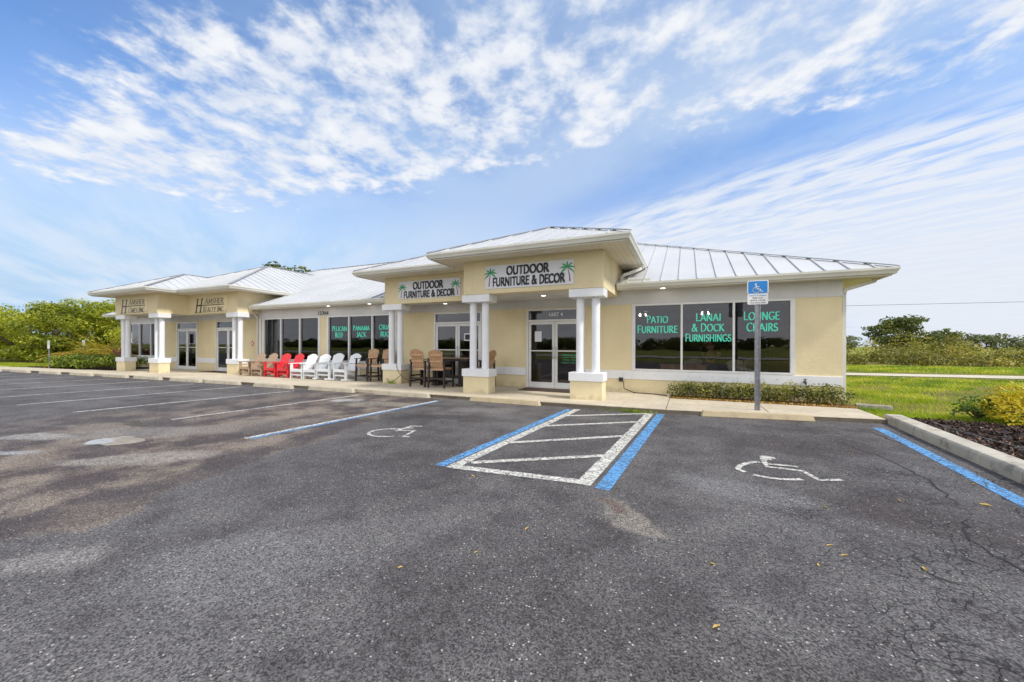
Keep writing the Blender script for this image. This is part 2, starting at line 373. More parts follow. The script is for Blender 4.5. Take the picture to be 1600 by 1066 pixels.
MT['wood'] = simple('light_wood', (.72, .47, .25), .6, var=.15, scale=5)
MT['curtain'] = simple('curtain_cloth', (.33, .31, .27), .9, var=.1)
MT['skin'] = simple('skin', (.50, .27, .20), .55, var=.05)
MT['shirt'] = simple('black_shirt', (.015, .015, .018), .85)
MT['trousers'] = simple('grey_trousers', (.16, .16, .17), .85)
MT['hair'] = simple('dark_hair', (.04, .025, .02), .7)
def emitter(name, c, s):
    m, n = mat(name); e = n.n('ShaderNodeEmission'); e.inputs[0].default_value = (*c, 1); e.inputs[1].default_value = s
    n.link(e.outputs[0], n.n('ShaderNodeOutputMaterial').inputs[0]); return m
MT['lamp'] = emitter('lit_lamp', (1, .93, .82), 1.6)
MT['bulb'] = emitter('lit_bulb', (1, .95, .88), 7.)
MT['silver'] = simple('reflective_white', (.8, .8, .8), .4)

# ------------------------------------------------------------------ mesh helpers
WL = {}                                   # world location of every object (all unrotated roots)
def tag(o, label=None, cat=None, group=None, kind=None):
    if label: o['label'] = label
    if cat: o['category'] = cat
    if group: o['group'] = group
    if kind: o['kind'] = kind
    return o
def empty(name, loc=(0, 0, 0), rz=0, label=None, cat=None, group=None):
    o = bpy.data.objects.new(name, None); col.objects.link(o); o.location = loc; o.rotation_euler = (0, 0, rz)
    o.empty_display_size = .2
    WL[o.name] = Vector(loc)
    return tag(o, label, cat, group)
class MB:
    def __init__(s): s.v = []; s.f = []
    def add(s, vs, fs):
        b = len(s.v); s.v += [tuple(v) for v in vs]; s.f += [tuple(i+b for i in f) for f in fs]; return s
    BF = [(0, 3, 2, 1), (4, 5, 6, 7), (0, 1, 5, 4), (1, 2, 6, 5), (2, 3, 7, 6), (3, 0, 4, 7)]
    def box(s, x0, x1, y0, y1, z0, z1):
        return s.add([(x0, y0, z0), (x1, y0, z0), (x1, y1, z0), (x0, y1, z0), (x0, y0, z1), (x1, y0, z1), (x1, y1, z1), (x0, y1, z1)], MB.BF)
    def bar(s, p, q, wd, ht, up=(0, 0, 1)):
        p, q = Vector(p), Vector(q); d = (q-p).normalized(); u = Vector(up)
        sdir = d.cross(u)
        if sdir.length < 1e-4: sdir = d.cross(Vector((0, 1, 0)))
        sdir.normalize(); u = sdir.cross(d).normalized()
        a = sdir*wd/2; b = u*ht/2
        return s.add([p-a-b, p+a-b, p+a+b, p-a+b, q-a-b, q+a-b, q+a+b, q-a+b], [(0, 1, 2, 3), (7, 6, 5, 4), (0, 4, 5, 1), (1, 5, 6, 2), (2, 6, 7, 3), (3, 7, 4, 0)])
    def poly(s, pts): return s.add(pts, [tuple(range(len(pts)))])
    def prism(s, pts, z0, z1):           # pts CCW in xy
        n = len(pts)
        return s.add([(x, y, z0) for x, y in pts]+[(x, y, z1) for x, y in pts],
                     [tuple(range(n-1, -1, -1)), tuple(range(n, 2*n))]+[(i, (i+1) % n, n+(i+1) % n, n+i) for i in range(n)])
    def slab(s, pts, d):                 # planar 3d polygon extruded along vector d
        n = len(pts); d = Vector(d); P = [Vector(p) for p in pts]
        return s.add(P+[p+d for p in P], [tuple(range(n-1, -1, -1)), tuple(range(n, 2*n))]+[(i, (i+1) % n, n+(i+1) % n, n+i) for i in range(n)])
    def tube(s, pts, r, n=8, caps=True):
        pts = [Vector(p) for p in pts]; rs = r if isinstance(r, (list, tuple)) else [r]*len(pts)
        b = len(s.v); ref = Vector((0, 0, 1))
        for i, p in enumerate(pts):
            d = (pts[min(i+1, len(pts)-1)]-pts[max(i-1, 0)]).normalized()
            a = d.cross(ref)
            if a.length < .05: a = d.cross(Vector((0, 1, 0)))
            a.normalize(); c = a.cross(d)
            for k in range(n):
                t = 2*math.pi*k/n; s.v.append(tuple(p+(a*math.cos(t)+c*math.sin(t))*rs[i]))
        for i in range(len(pts)-1):
            for k in range(n):
                k2 = (k+1) % n; s.f.append((b+i*n+k, b+i*n+k2, b+(i+1)*n+k2, b+(i+1)*n+k))
        if caps:
            s.f.append(tuple(b+k for k in range(n-1, -1, -1))); s.f.append(tuple(b+(len(pts)-1)*n+k for k in range(n)))
        return s
    def sweep(s, path, prof):            # path [(x,y,z)], prof [(outward,z)] ; outward = right of travel, mitred
        P = [Vector((p[0], p[1], 0)) for p in path]; Z = [p[2] for p in path]; n = len(prof); b = len(s.v)
        for i, p in enumerate(P):
            d0 = (P[i]-P[i-1]).normalized() if i else None; d1 = (P[i+1]-P[i]).normalized() if i < len(P)-1 else None
            r = lambda d: Vector((d.y, -d.x, 0))
            if d0 is None: m = r(d1)
            elif d1 is None: m = r(d0)
            else:
                m = r(d0)+r(d1); m = m/max(.1, m.dot(r(d0)))
            for o, z in prof: s.v.append((p.x+m.x*o, p.y+m.y*o, Z[i]+z))
        for i in range(len(P)-1):
            for k in range(n):
                k2 = (k+1) % n; s.f.append((b+i*n+k, b+(i+1)*n+k, b+(i+1)*n+k2, b+i*n+k2))
        s.f.append(tuple(b+k for k in range(n))); s.f.append(tuple(b+(len(P)-1)*n+k for k in range(n-1, -1, -1)))
        return s
    def mirror(s, xc):
        s.v = [(2*xc-x, y, z) for x, y, z in s.v]; s.f = [tuple(reversed(f)) for f in s.f]; return s
    def move(s, d, rz=0):
        c, si = math.cos(rz), math.sin(rz); s.v = [(x*c-y*si+d[0], x*si+y*c+d[1], z+d[2]) for x, y, z in s.v]; return s
    def build(s, name, m, parent=None, smooth=False, bevel=0, local=False):
        me = bpy.data.meshes.new(name)
        L = Vector((0, 0, 0))
        if parent is not None and not local: L = WL[parent.name]
        me.from_pydata([(x-L.x, y-L.y, z-L.z) for x, y, z in s.v], [], s.f); me.update()
        if isinstance(m, str): m = MT[m]
        me.materials.append(m)
        if smooth:
            for p in me.polygons: p.use_smooth = True
        o = bpy.data.objects.new(name, me); col.objects.link(o)
        if parent is not None: o.parent = parent
        WL[o.name] = L
        if bevel:
            md = o.modifiers.new('bevel', 'BEVEL'); md.width = bevel; md.segments = 2; md.limit_method = 'ANGLE'; md.angle_limit = R(35)
        return o
def copy_tree(o, parent=None):
    c = o.copy(); col.objects.link(c); c.parent = parent
    for ch in list(o.children): copy_tree(ch, c)
    return c
def text_mb(body, x0, x1, z0, z1, y, bold=0., shear=0., depth=.0, spacing=1.):
    cu = bpy.data.curves.new('txt', 'FONT'); cu.body = body; cu.align_x = 'CENTER'; cu.offset = bold; cu.shear = shear
    cu.extrude = .0; cu.space_line = .9; cu.space_character = spacing; cu.resolution_u = 4
    o = bpy.data.objects.new('txt', cu); col.objects.link(o)
    bpy.context.view_layer.update()
    me = bpy.data.meshes.new_from_object(o.evaluated_get(bpy.context.evaluated_depsgraph_get()))
    V = [v.co.copy() for v in me.vertices]; Fs = [tuple(p.vertices) for p in me.polygons]
    bpy.data.objects.remove(o); bpy.data.curves.remove(cu); bpy.data.meshes.remove(me)
    ax0 = min(v.x for v in V); ax1 = max(v.x for v in V); ay0 = min(v.y for v in V); ay1 = max(v.y for v in V)
    mb = MB()
    mb.add([(x0+(v.x-ax0)/(ax1-ax0)*(x1-x0), y, z0+(v.y-ay0)/(ay1-ay0)*(z1-z0)) for v in V], Fs)
    return mb
def merge(*mbs):
    r = MB()
    for m in mbs: r.add(m.v, m.f)
    return r

# ---- broad-nib lettering (flared strokes, thick stems and thin bars)
def arc(cx, cy, rx, ry, a0, a1, n=12):
    return [(cx+rx*math.cos(R(a0+(a1-a0)*i/n)), cy+ry*math.sin(R(a0+(a1-a0)*i/n))) for i in range(n+1)]
GL = {
 'A': (.78, [[(.04, 0), (.37, 1)], [(.37, 1), (.74, 0)], [(.16, .33), (.62, .33)]]),
 'C': (.74, [arc(.44, .5, .38, .5, 50, 310, 16)]),
 'D': (.78, [[(.1, 0), (.1, 1)], [(.1, 1), (.3, 1)]+arc(.3, .5, .40, .5, 90, -90, 12)+[(.1, 0)]]),
 'E': (.55, [[(.1, 0), (.1, 1)], [(.1, .97), (.5, .97)], [(.1, .52), (.44, .52)], [(.1, .03), (.52, .03)]]),
 'F': (.52, [[(.1, 0), (.1, 1)], [(.1, .97), (.5, .97)], [(.1, .5), (.43, .5)]]),
 'G': (.80, [arc(.44, .5, .38, .5, 50, 340, 16), [(.72, .42), (.72, .08)], [(.50, .42), (.74, .42)]]),
 'H': (.78, [[(.1, 0), (.1, 1)], [(.66, 0), (.66, 1)], [(.1, .52), (.66, .52)]]),
 'I': (.28, [[(.14, 0), (.14, 1)]]),
 'J': (.38, [[(.24, 1), (.24, .1), (.16, -.06), (.03, -.1)]]),
 'K': (.70, [[(.1, 0), (.1, 1)], [(.6, 1), (.13, .5)], [(.2, .56), (.66, 0)]]),
 'L': (.52, [[(.1, 0), (.1, 1)], [(.1, .03), (.5, .03)]]),
 'M': (.95, [[(.1, 0), (.16, 1)], [(.16, 1), (.47, .05)], [(.47, .05), (.78, 1)], [(.78, 1), (.86, 0)]]),
 'N': (.80, [[(.1, 0), (.1, 1)], [(.1, 1), (.68, 0)], [(.68, 0), (.68, 1)]]),
 'O': (.90, [arc(.45, .5, .38, .5, 0, 360, 22)]),
 'P': (.58, [[(.1, 0), (.1, 1)], [(.1, .98), (.28, .98)]+arc(.28, .73, .24, .25, 90, -90, 8)+[(.1, .48)]]),
 'R': (.66, [[(.1, 0), (.1, 1)], [(.1, .98), (.28, .98)]+arc(.28, .74, .23, .24, 90, -90, 8)+[(.1, .5)], [(.3, .5), (.62, 0)]]),
 'S': (.56, [arc(.28, .74, .20, .25, 35, 265, 9)+arc(.27, .25, .23, .25, 80, -150, 10)]),
 'T': (.64, [[(.32, 0), (.32, 1)], [(.04, .97), (.60, .97)]]),
 'U': (.76, [[(.1, 1), (.1, .35)]+arc(.37, .32, .27, .32, 180, 360, 10)+[(.64, 1)]]),
 'Y': (.66, [[(.05, 1), (.33, .48)], [(.61, 1), (.33, .48)], [(.33, .5), (.33, 0)]]),
 '&': (.86, [[(.78, 0), (.26, .68)]+arc(.36, .82, .13, .17, 215, 0, 8)+arc(.36, .82, .13, .17, 0, -60, 3)+[(.14, .40)]+arc(.32, .24, .22, .24, 150, 300, 8)+[(.72, .5)]]),
 '.': (.26, [[(.12, .02), (.14, .02)]]), ' ': (.35, []),
}
def hull(P):
    P = sorted(set(P)); cr = lambda o, a, b: (a[0]-o[0])*(b[1]-o[1])-(a[1]-o[1])*(b[0]-o[0])
    lo = []
    for p in P:
        while len(lo) > 1 and cr(lo[-2], lo[-1], p) <= 0: lo.pop()
        lo.append(p)
    up = []
    for p in reversed(P):
        while len(up) > 1 and cr(up[-2], up[-1], p) <= 0: up.pop()
        up.append(p)
    return lo[:-1]+up[:-1]
def nib_text(body, x0, x1, z0, z1, y, thick=.17, thin=.075, shear=0., smallcap=None, serif=False):
    polys = []; cx = 0
    for wi, word in enumerate(body.split(' ')):
        if wi: cx += .34
        for li, ch in enumerate(word):
            k = 1. if (smallcap is None or li == 0) else smallcap
            wdt, strokes = GL[ch]
            for st_ in strokes:
                for (ax, ay), (bx, by) in zip(st_, st_[1:]):
                    hw, ht = thick/2, thin/2
                    nb = [(-hw, -ht-.02), (hw, -ht+.02), (hw, ht+.02), (-hw, ht-.02)]
                    polys.append(hull([(cx+ax*k+u, ay*k+v) for u, v in nb]+[(cx+bx*k+u, by*k+v) for u, v in nb]))
                if serif:
                    for (ex, ey) in (st_[0], st_[-1]):
                        if ey in (0, 1): polys.append([(cx+ex*k-.16, ey*k-.03), (cx+ex*k+.16, ey*k-.03), (cx+ex*k+.16, ey*k+.03), (cx+ex*k-.16, ey*k+.03)])
            cx += wdt*k+.07
    if shear: polys = [[(a+b*shear, b) for a, b in p] for p in polys]
    A = [a for p in polys for a, b in p]; a0, a1 = min(A), max(A)
    mb = MB()
    for i, p in enumerate(polys):
        mb.poly([(x0+(a-a0)/(a1-a0)*(x1-x0), y-.00012*i, z0+b*(z1-z0)) for a, b in p])
    return mb

# ------------------------------------------------------------------ setting: ground, lot, walk, kerb, path
ZL = -.10
def sheet(name, pts, z, m, parent=None, label=None, kind='structure'):
    mb = MB(); mb.poly([(x, y, z) for x, y in pts]); o = mb.build(name, m, parent)
    if parent is None: o['kind'] = kind
    if label: o['label'] = label
    return o
g = sheet('ground', [(-1500, -1500), (1500, -1500), (1500, 1500), (-1500, 1500)], -.16, 'field')
EDGE = [(-75, 3.6), (-34, 7.75), (-24, 8.62), (-18, 8.95), (-9, 9.15), (-2.5, 9.12), (-.4, 9.22), (3.56, 9.86)]
def edge_y(x):
    for (a, b), (c, d) in zip(EDGE, EDGE[1:]):
        if a <= x <= c: return b+(d-b)*(x-a)/(c-a)
    return EDGE[-1][1]
lot = sheet('parking_lot', [(-75, -14), (2.6, -14), (3.05, 0), (3.34, 5.7), (3.62, 10.1), (3.56, 10.2), (-75, 10.2)], ZL, 'asphalt')
# sidewalk: slabs with open joints
mb = MB()
js = [-75, -70, -66, -62, -58, -54, -50, -46, -42, -38.5, -35.4, -32.4, -29.3, -26.2, -23.1, -20.1, -17.0, -13.6, -10.6, -7.6, -4.5, -1.4, -.42, 1.6, 3.56]
def back_y(x): return 9.9 if x < -36 else (10.0 if x < -27.6 else 12.2)
for a, b in zip(js, js[1:]):
    a2, b2 = a+.006, b-.006
    bk = 9.3 if b <= -27.0 and a < -29 else (11.25 if a >= -.43 else 12.02)
    fr_a, fr_b = edge_y(a2), edge_y(b2)
    if b <= -29: bk = None
    zt = 0 if a < -.43 else -.012
    pts = [(a2, fr_a), (b2, fr_b), (b2, bk if bk else fr_b+1.25), (a2, bk if bk else fr_a+1.25)]
    mb.prism(pts, -.14, zt)
o = mb.build('sidewalk', 'walk', bevel=.012); o['kind'] = 'structure'
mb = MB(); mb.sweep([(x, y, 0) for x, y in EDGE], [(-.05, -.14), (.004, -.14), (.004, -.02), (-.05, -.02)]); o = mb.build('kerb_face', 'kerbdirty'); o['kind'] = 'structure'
sheet('joint_bed', [(-75, 5), (-34, 8.3), (-24, 9.2), (-2.5, 9.6), (3.4, 10.2), (3.4, 11.9), (-75, 11.9)], -.05, 'strip')
# strip of leaf litter under the right hedge
mb = MB(); mb.prism([(-.42, 11.26), (3.62, 11.34), (3.62, 12.0), (-.42, 12.0)], -.13, -.004); o = mb.build('leaf_litter', 'strip'); o['kind'] = 'structure'
mb = MB(); mb.prism([(-37, 9.0), (-27.4, 9.75), (-27.4, 11.98), (-37, 11.98)], -.13, .012); o = mb.build('planting_bed', 'mulchbase'); o['kind'] = 'structure'
# lawns
sheet('lawn', [(3.6, 10.1), (3.75, 10.1), (4.2, 4), (4, -14), (60, -14), (60, 58), (3.6, 50)], -.05, 'lawn')
sheet('side_lawn', [(-75, 5.2), (-36, 9.4), (-36, 60), (-75, 60)], -.03, 'lawn')
o = sheet('trail', [(-12, 22.3), (7.3, 24.5), (13.8, 25.2), (60, 30.2), (60, 33.4), (15, 27.6), (7.9, 26.5), (-12, 24.2)], -.03, 'path')
sheet('far_road', [(-200, -24), (200, -30), (200, -38), (-200, -32)], -.10, 'road')
# kerb with separate precast lengths
kb = [(3.58, 10.1), (3.535, 9.3), (3.48, 8.5), (3.435, 7.7), (3.40, 6.95), (3.36, 6.2), (3.31, 5.35), (3.27, 4.6), (3.20, 3.5), (3.10, 1.5), (3.0, -1), (2.7, -8)]
prof = [(0, -.14), (.01, .03), (.035, .06), (.26, .065), (.30, .04), (.30, -.14)]
mb = MB()
for (a, b), (c, d) in zip(kb, kb[1:]):
    dv = Vector((c-a, d-b)).normalized()*.009
    mb.sweep([(a+dv.x, b+dv.y, 0), (c-dv.x, d-dv.y, 0)], [(-o_, z) for o_, z in prof][::-1])
o = mb.build('kerb', 'kerb', bevel=.01); o['kind'] = 'structure'
# mulch bed
mulch_poly = [(3.83, 10.1), (4.2, 10.25), (5.0, 10.2), (5.9, 10.0), (7.2, 9.0), (7.4, 4), (7, -2), (3.3, -2), (3.6, 6)]
sheet('mulch_bed', mulch_poly, -.02, 'mulchbase')

# painted markings: children of the lot
Zp = ZL+.004
def stripe(name, p, q, wd, m, z=Zp, sk=0.):
    p, q = Vector((*p, 0)), Vector((*q, 0)); d = (q-p).normalized(); a = Vector((-d.y, d.x, 0))*wd/2
    mb = MB(); k = d*sk
    pts = [p-a-k, q-a, q+a, p+a+k]
    mb.poly([(v.x, v.y, z) for v in pts]); return mb.build(name, m, lot)
stripe('blue_line', (-2.80, 4.02), (-2.51, 8.80), .14, 'pblue')
stripe('white_line', (-2.63, 4.00), (-2.33, 8.90), .15, 'pwhite')
stripe('white_line', (-1.02, 4.12), (-.74, 9.04), .17, 'pwhite')
stripe('blue_line', (-.80, 4.07), (-.51, 9.06), .16, 'pblue')
for p, q_, wd in [((-2.55, 4.06), (-1.0, 4.19), .14), ((-2.50, 4.28), (-.98, 5.34), .11), ((-2.48, 5.40), (-.92, 6.62), .11), ((-2.42, 6.78), (-.86, 7.95), .11), ((-2.33, 7.96), (-.80, 8.97), .11)]:
    stripe('hatch_line', p, q_, wd, 'pwhite', Zp+.004)
stripe('blue_line', (-6.31, 3.90), (-6.01, 8.62), .09, 'pblue')
stripe('white_line', (-6.40, 3.86), (-6.09, 8.60), .11, 'pfaded', Zp+.003)
stripe('blue_line', (2.78, 2.6), (3.22, 9.28), .16, 'pblue')
for (a, b), (c, d) in [((-9.32, 4.2), (-8.87, 8.6)), ((-12.22, 3.75), (-11.55, 8.5)), ((-14.85, 3.6), (-14.29, 8.45)), ((-17.4, 3.9), (-16.82, 8.3)),
                       ((-20.3, 3.7), (-19.6, 8.1)), ((-23.0, 3.6), (-22.3, 7.9)), ((-25.7, 3.4), (-25.0, 7.7)), ((-28.4, 3.2), (-27.7, 7.4)), ((-31.1, 2.9), (-30.4, 7.2))]:
    stripe('white_line', (a, b), (c, d), .10, 'pfaded')
def stroke(polylines, wd, name, m, fills=()):
    mb = MB(); i = 0
    for pl in polylines:
        P = [Vector((*p, 0)) for p in pl]; Lp, Rp = [], []
        for k, p in enumerate(P):
            d = (P[min(k+1, len(P)-1)]-P[max(k-1, 0)]).normalized(); a = Vector((-d.y, d.x, 0))*wd/2
            Lp.append(p+a); Rp.append(p-a)
        z = Zp+.0008*i; i += 1
        for k in range(len(P)-1):
            mb.poly([(Rp[k].x, Rp[k].y, z), (Rp[k+1].x, Rp[k+1].y, z), (Lp[k+1].x, Lp[k+1].y, z), (Lp[k].x, Lp[k].y, z)])
    for fpts in fills:
        mb.poly([(x, y, Zp+.0008*i) for x, y in fpts]); i += 1
    return mb.build(name, m, lot)
stroke([[(.93, 6.0), (.92, 5.85), (.92, 5.70), (1.1, 5.70), (1.28, 5.69), (1.32, 5.52), (1.37, 5.38), (1.48, 5.44), (1.60, 5.50)], [(.95, 5.84), (1.27, 5.86)],
        [(.87, 5.88), (.78, 5.83), (.70, 5.74), (.62, 5.61), (.58, 5.48), (.58, 5.42), (.64, 5.34)], [(.71, 5.27), (.84, 5.225), (.95, 5.225), (1.05, 5.25), (1.19, 5.32)]],
       .062, 'wheelchair_symbol', 'pwhite', [[(.89, 6.02), (.99, 6.01), (1.09, 6.15), (1.08, 6.21), (.97, 6.24), (.91, 6.20)]])
stroke([[(-4.62, 5.46), (-4.72, 5.43), (-4.82, 5.39), (-4.90, 5.32), (-4.95, 5.23), (-4.97, 5.12), (-4.93, 5.0), (-4.84, 4.91), (-4.72, 4.87), (-4.62, 4.86), (-4.48, 4.91), (-4.38, 4.98)],
        [(-4.60, 5.28), (-4.61, 5.5), (-4.63, 5.74)], [(-4.66, 5.74), (-4.43, 5.80)], [(-4.58, 5.34), (-4.45, 5.41), (-4.34, 5.47), (-4.27, 5.25), (-4.22, 5.02), (-4.12, 5.06)], [(-4.64, 5.52), (-4.48, 5.62)]],
       .058, 'wheelchair_symbol', 'pwhite')
# long cracks and the puddle left in the low spot
def ribbon(pl, wd, name, m, z):
    rr = random.Random(3); out = []
    for (a, b), (c, d) in zip(pl, pl[1:]):
        for k in range(7): t = k/7; out.append((a+(c-a)*t+rr.uniform(-.03, .03), b+(d-b)*t+rr.uniform(-.03, .03)))
    mb = MB()
    for (a, b), (c, d) in zip(out, out[1:]):
        v = Vector((c-a, d-b)).normalized(); u = Vector((-v.y, v.x))*wd*rr.uniform(.3, .8)
        mb.poly([(a-u.x, b-u.y, z), (c-u.x, d-u.y, z), (c+u.x, d+u.y, z), (a+u.x, b+u.y, z)])
    return mb.build(name, m, lot)
ribbon([(2.97, 8.81), (3.07, 7.51), (2.96, 6.26), (2.86, 5.2), (2.75, 4)], .016, 'crack', 'crack', ZL+.003)
ribbon([(2.19, 7.7), (2.44, 6.7), (2.49, 5.9), (2.35, 5.1)], .012, 'crack', 'crack', ZL+.003)
ribbon([(1.9, 2.9), (2.1, 3.5), (2.0, 4.2), (2.25, 4.8)], .014, 'crack', 'crack', ZL+.003)
def blob(pts, n=6, jit=.05, seed=1):
    rr = random.Random(seed); out = []
    m_ = len(pts)
    for i in range(m_):
        p0, p1, p2, p3 = [Vector(pts[(i+k-1) % m_]) for k in range(4)]
        for k in range(n):
            t = k/n
            v = .5*((2*p1)+(-p0+p2)*t+(2*p0-5*p1+4*p2-p3)*t*t+(-p0+3*p1-3*p2+p3)*t**3)
            out.append((v.x+rr.uniform(-jit, jit), v.y+rr.uniform(-jit, jit)))
    return out
o = sheet('silt', blob([(-8.3, 2.9), (-8.33, 3.15), (-7.72, 3.15), (-7.62, 2.98), (-7.85, 2.72)], seed=4, jit=.02), ZL+.003, 'mudtan', lot)
o = sheet('puddle', blob([(-8.31, 2.66), (-8.42, 2.82), (-8.34, 2.98), (-8.02, 2.90), (-7.95, 2.74), (-8.1, 2.64)], seed=2, jit=.03), ZL+.006, 'water', lot)
o = sheet('puddle', blob([(-8.6, 7.35), (-8.6, 7.7), (-8.38, 7.85), (-8.15, 7.65), (-8.3, 7.35)], seed=6, jit=.03), ZL+.005, 'water', lot)
o = sheet('wet_patch', blob([(-9.79, 3.68), (-9.8, 3.84), (-9.35, 3.80), (-9.05, 3.74), (-9.07, 3.60), (-9.44, 3.58)], seed=3, jit=.03), ZL+.005, 'wetmud', lot)

# ------------------------------------------------------------------ building
XC = -14.46; W = 12.0
shop = empty('shop_building', (XC, W, 0), 0, 'long single-storey cream stucco shop building with white metal roof and four column porches', 'building')
WIN_Z0, WIN_Z1 = .66, 2.63
wins = []   # right half (x0,x1,mullions)
RW = (-1.45, 2.48, [-.13, 1.16]); CW = (-14.20, -10.40, [-12.95, -11.66])
DA = (-4.88, -2.91, -3.90); DB = (-8.62, -6.59, -7.60); DZ = 2.60
def mir(x): return 2*XC-x
openings = []
for mflag in (False, True):
    for (a, b) in ((RW[0], RW[1]), (CW[0], CW[1])):
        openings.append((a, b, WIN_Z0, WIN_Z1) if not mflag else (mir(b), mir(a), WIN_Z0, WIN_Z1))
    for (a, b, _) in (DA, DB):
        openings.append((a, b, 0, DZ) if not mflag else (mir(b), mir(a), 0, DZ))
XL, XR = mir(3.48), 3.48
ZW = 3.06
def holed(x0, x1, z0, z1, y0, y1, ops):
    xs = sorted({x0, x1}|{o[0] for o in ops}|{o[1] for o in ops}); mb = MB()
    for a, b in zip(xs, xs[1:]):
        mid = (a+b)/2; zc = [z0]
        hs = sorted((o[2], o[3]) for o in ops if o[0] <= mid <= o[1])
        segs = []; cur = z0
        for h0, h1 in hs:
            if h0 > cur: segs.append((cur, h0))
            cur = max(cur, h1)
        if cur < z1: segs.append((cur, z1))
        for s0, s1 in segs:
            mb.box(a, b, y0, y1, s0, s1)
    return mb
mb = holed(XL, XR, -.1, ZW, W, W+.2, openings)
mb.box(XL, XL+.2, W+.2, 28, -.1, ZW); mb.box(XR-.2, XR, W+.2, 28, -.1, ZW); mb.box(XL, XR, 28, 28.2, -.1, ZW)
mb.build('wall', 'stucco', shop)
# bands (proud of the wall), interrupted by doors
mb = holed(XL-.012, XR+.012, 2.635, ZW-.004, W-.015, W-.001, [])
mb.build('upper_band', 'band', shop)
dops = [(o[0]-.02, o[1]+.02, 0, 3) for o in openings if o[2] == 0]
mb = holed(XL-.02, XR+.02, .40, .655, W-.03, W-.001, dops)
mb.build('lower_band', 'white', shop, bevel=.006)
# interior shell
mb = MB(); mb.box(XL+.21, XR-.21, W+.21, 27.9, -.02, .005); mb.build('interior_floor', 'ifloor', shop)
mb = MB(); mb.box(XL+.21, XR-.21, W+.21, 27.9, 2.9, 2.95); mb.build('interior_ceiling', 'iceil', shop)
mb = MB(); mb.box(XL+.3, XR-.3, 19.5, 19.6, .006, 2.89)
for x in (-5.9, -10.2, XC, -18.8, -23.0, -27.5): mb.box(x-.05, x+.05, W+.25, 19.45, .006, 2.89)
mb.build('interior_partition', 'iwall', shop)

# windows
def window(x0, x1, muls):
    fw = .055; y0, y1 = W-.035, W+.09
    mb = MB()
    mb.box(x0, x1, y0, y1, WIN_Z1-fw, WIN_Z1); mb.box(x0, x1, y0, y1, WIN_Z0, WIN_Z0+fw)
    mb.box(x0, x0+fw, y0, y1, WIN_Z0+fw, WIN_Z1-fw); mb.box(x1-fw, x1, y0, y1, WIN_Z0+fw, WIN_Z1-fw)
    for m_ in muls: mb.box(m_-fw/2, m_+fw/2, y0, y1, WIN_Z0+fw, WIN_Z1-fw)
    # trim casing around
    t = .05
    mb.box(x0-t, x0, W-.022, W+.05, WIN_Z0, WIN_Z1); mb.box(x1, x1+t, W-.022, W+.05, WIN_Z0, WIN_Z1)
    fr = mb.build('window', 'frame', shop, bevel=.004)
    xs = [x0+fw]+[v for m_ in muls for v in (m_-fw/2, m_+fw/2)]+[x1-fw]
    for a, b in zip(xs[::2], xs[1::2]):
        p = MB(); p.box(a-.005, b+.005, W+.04, W+.046, WIN_Z0+fw-.005, WIN_Z1-fw+.005); p.build('pane', 'glass', fr)
    return fr
wR = window(*RW); wCR = window(*CW)
wL = window(mir(RW[1]), mir(RW[0]), [mir(v) for v in RW[2]][::-1]); wCL = window(mir(CW[1]), mir(CW[0]), [mir(v) for v in CW[2]][::-1])
def letter(fr, rows, m, y=W+.034):
    mb = MB()
    for body, x0, x1, z0, z1, sc_ in rows:
        t = nib_text(body, x0, x1, z0, z1, y, thick=.155, thin=.06, smallcap=sc_); mb.add(t.v, t.f)
    mb.build('lettering', m, fr)
letter(wR, [('PATIO', -1.07, -.49, 2.07, 2.28, .88), ('FURNITURE', -1.33, -.23, 1.78, 2.0, .86)], 'teal')
letter(wR, [('LANAI', .24, .85, 2.10, 2.31, .88), ('& DOCK', .13, .94, 1.81, 2.02, .92), ('FURNISHINGS', -.03, 1.11, 1.53, 1.74, .88)], 'teal')
letter(wR, [('LOUNGE', 1.40, 2.21, 2.10, 2.32, .9), ('CHAIRS', 1.46, 2.17, 1.80, 2.02, .9)], 'teal')
letter(wCR, [('PELICAN', -13.98, -13.12, 1.98, 2.19, .9), ('REEF', -13.80, -13.31, 1.71, 1.91, .95)], 'teal')
letter(wCR, [('PANAMA', -12.75, -11.84, 1.99, 2.19, .9), ('JACK', -12.57, -12.03, 1.72, 1.92, .95)], 'teal')
letter(wCR, [('ORIAN', -11.34, -10.62, 2.01, 2.21, .9), ('RUGS', -11.26, -10.68, 1.73, 1.93, .95)], 'teal')
# curtains hanging behind the leftmost centre pane
mb = MB()
for x in (-18.35, -17.65):
    for k in range(6): mb.box(x+k*.045-.11, x+k*.045-.07, W+.32+.02*(k % 2), W+.34+.02*(k % 2), .5, 2.6)
mb.build('curtain', 'curtain', wCL)

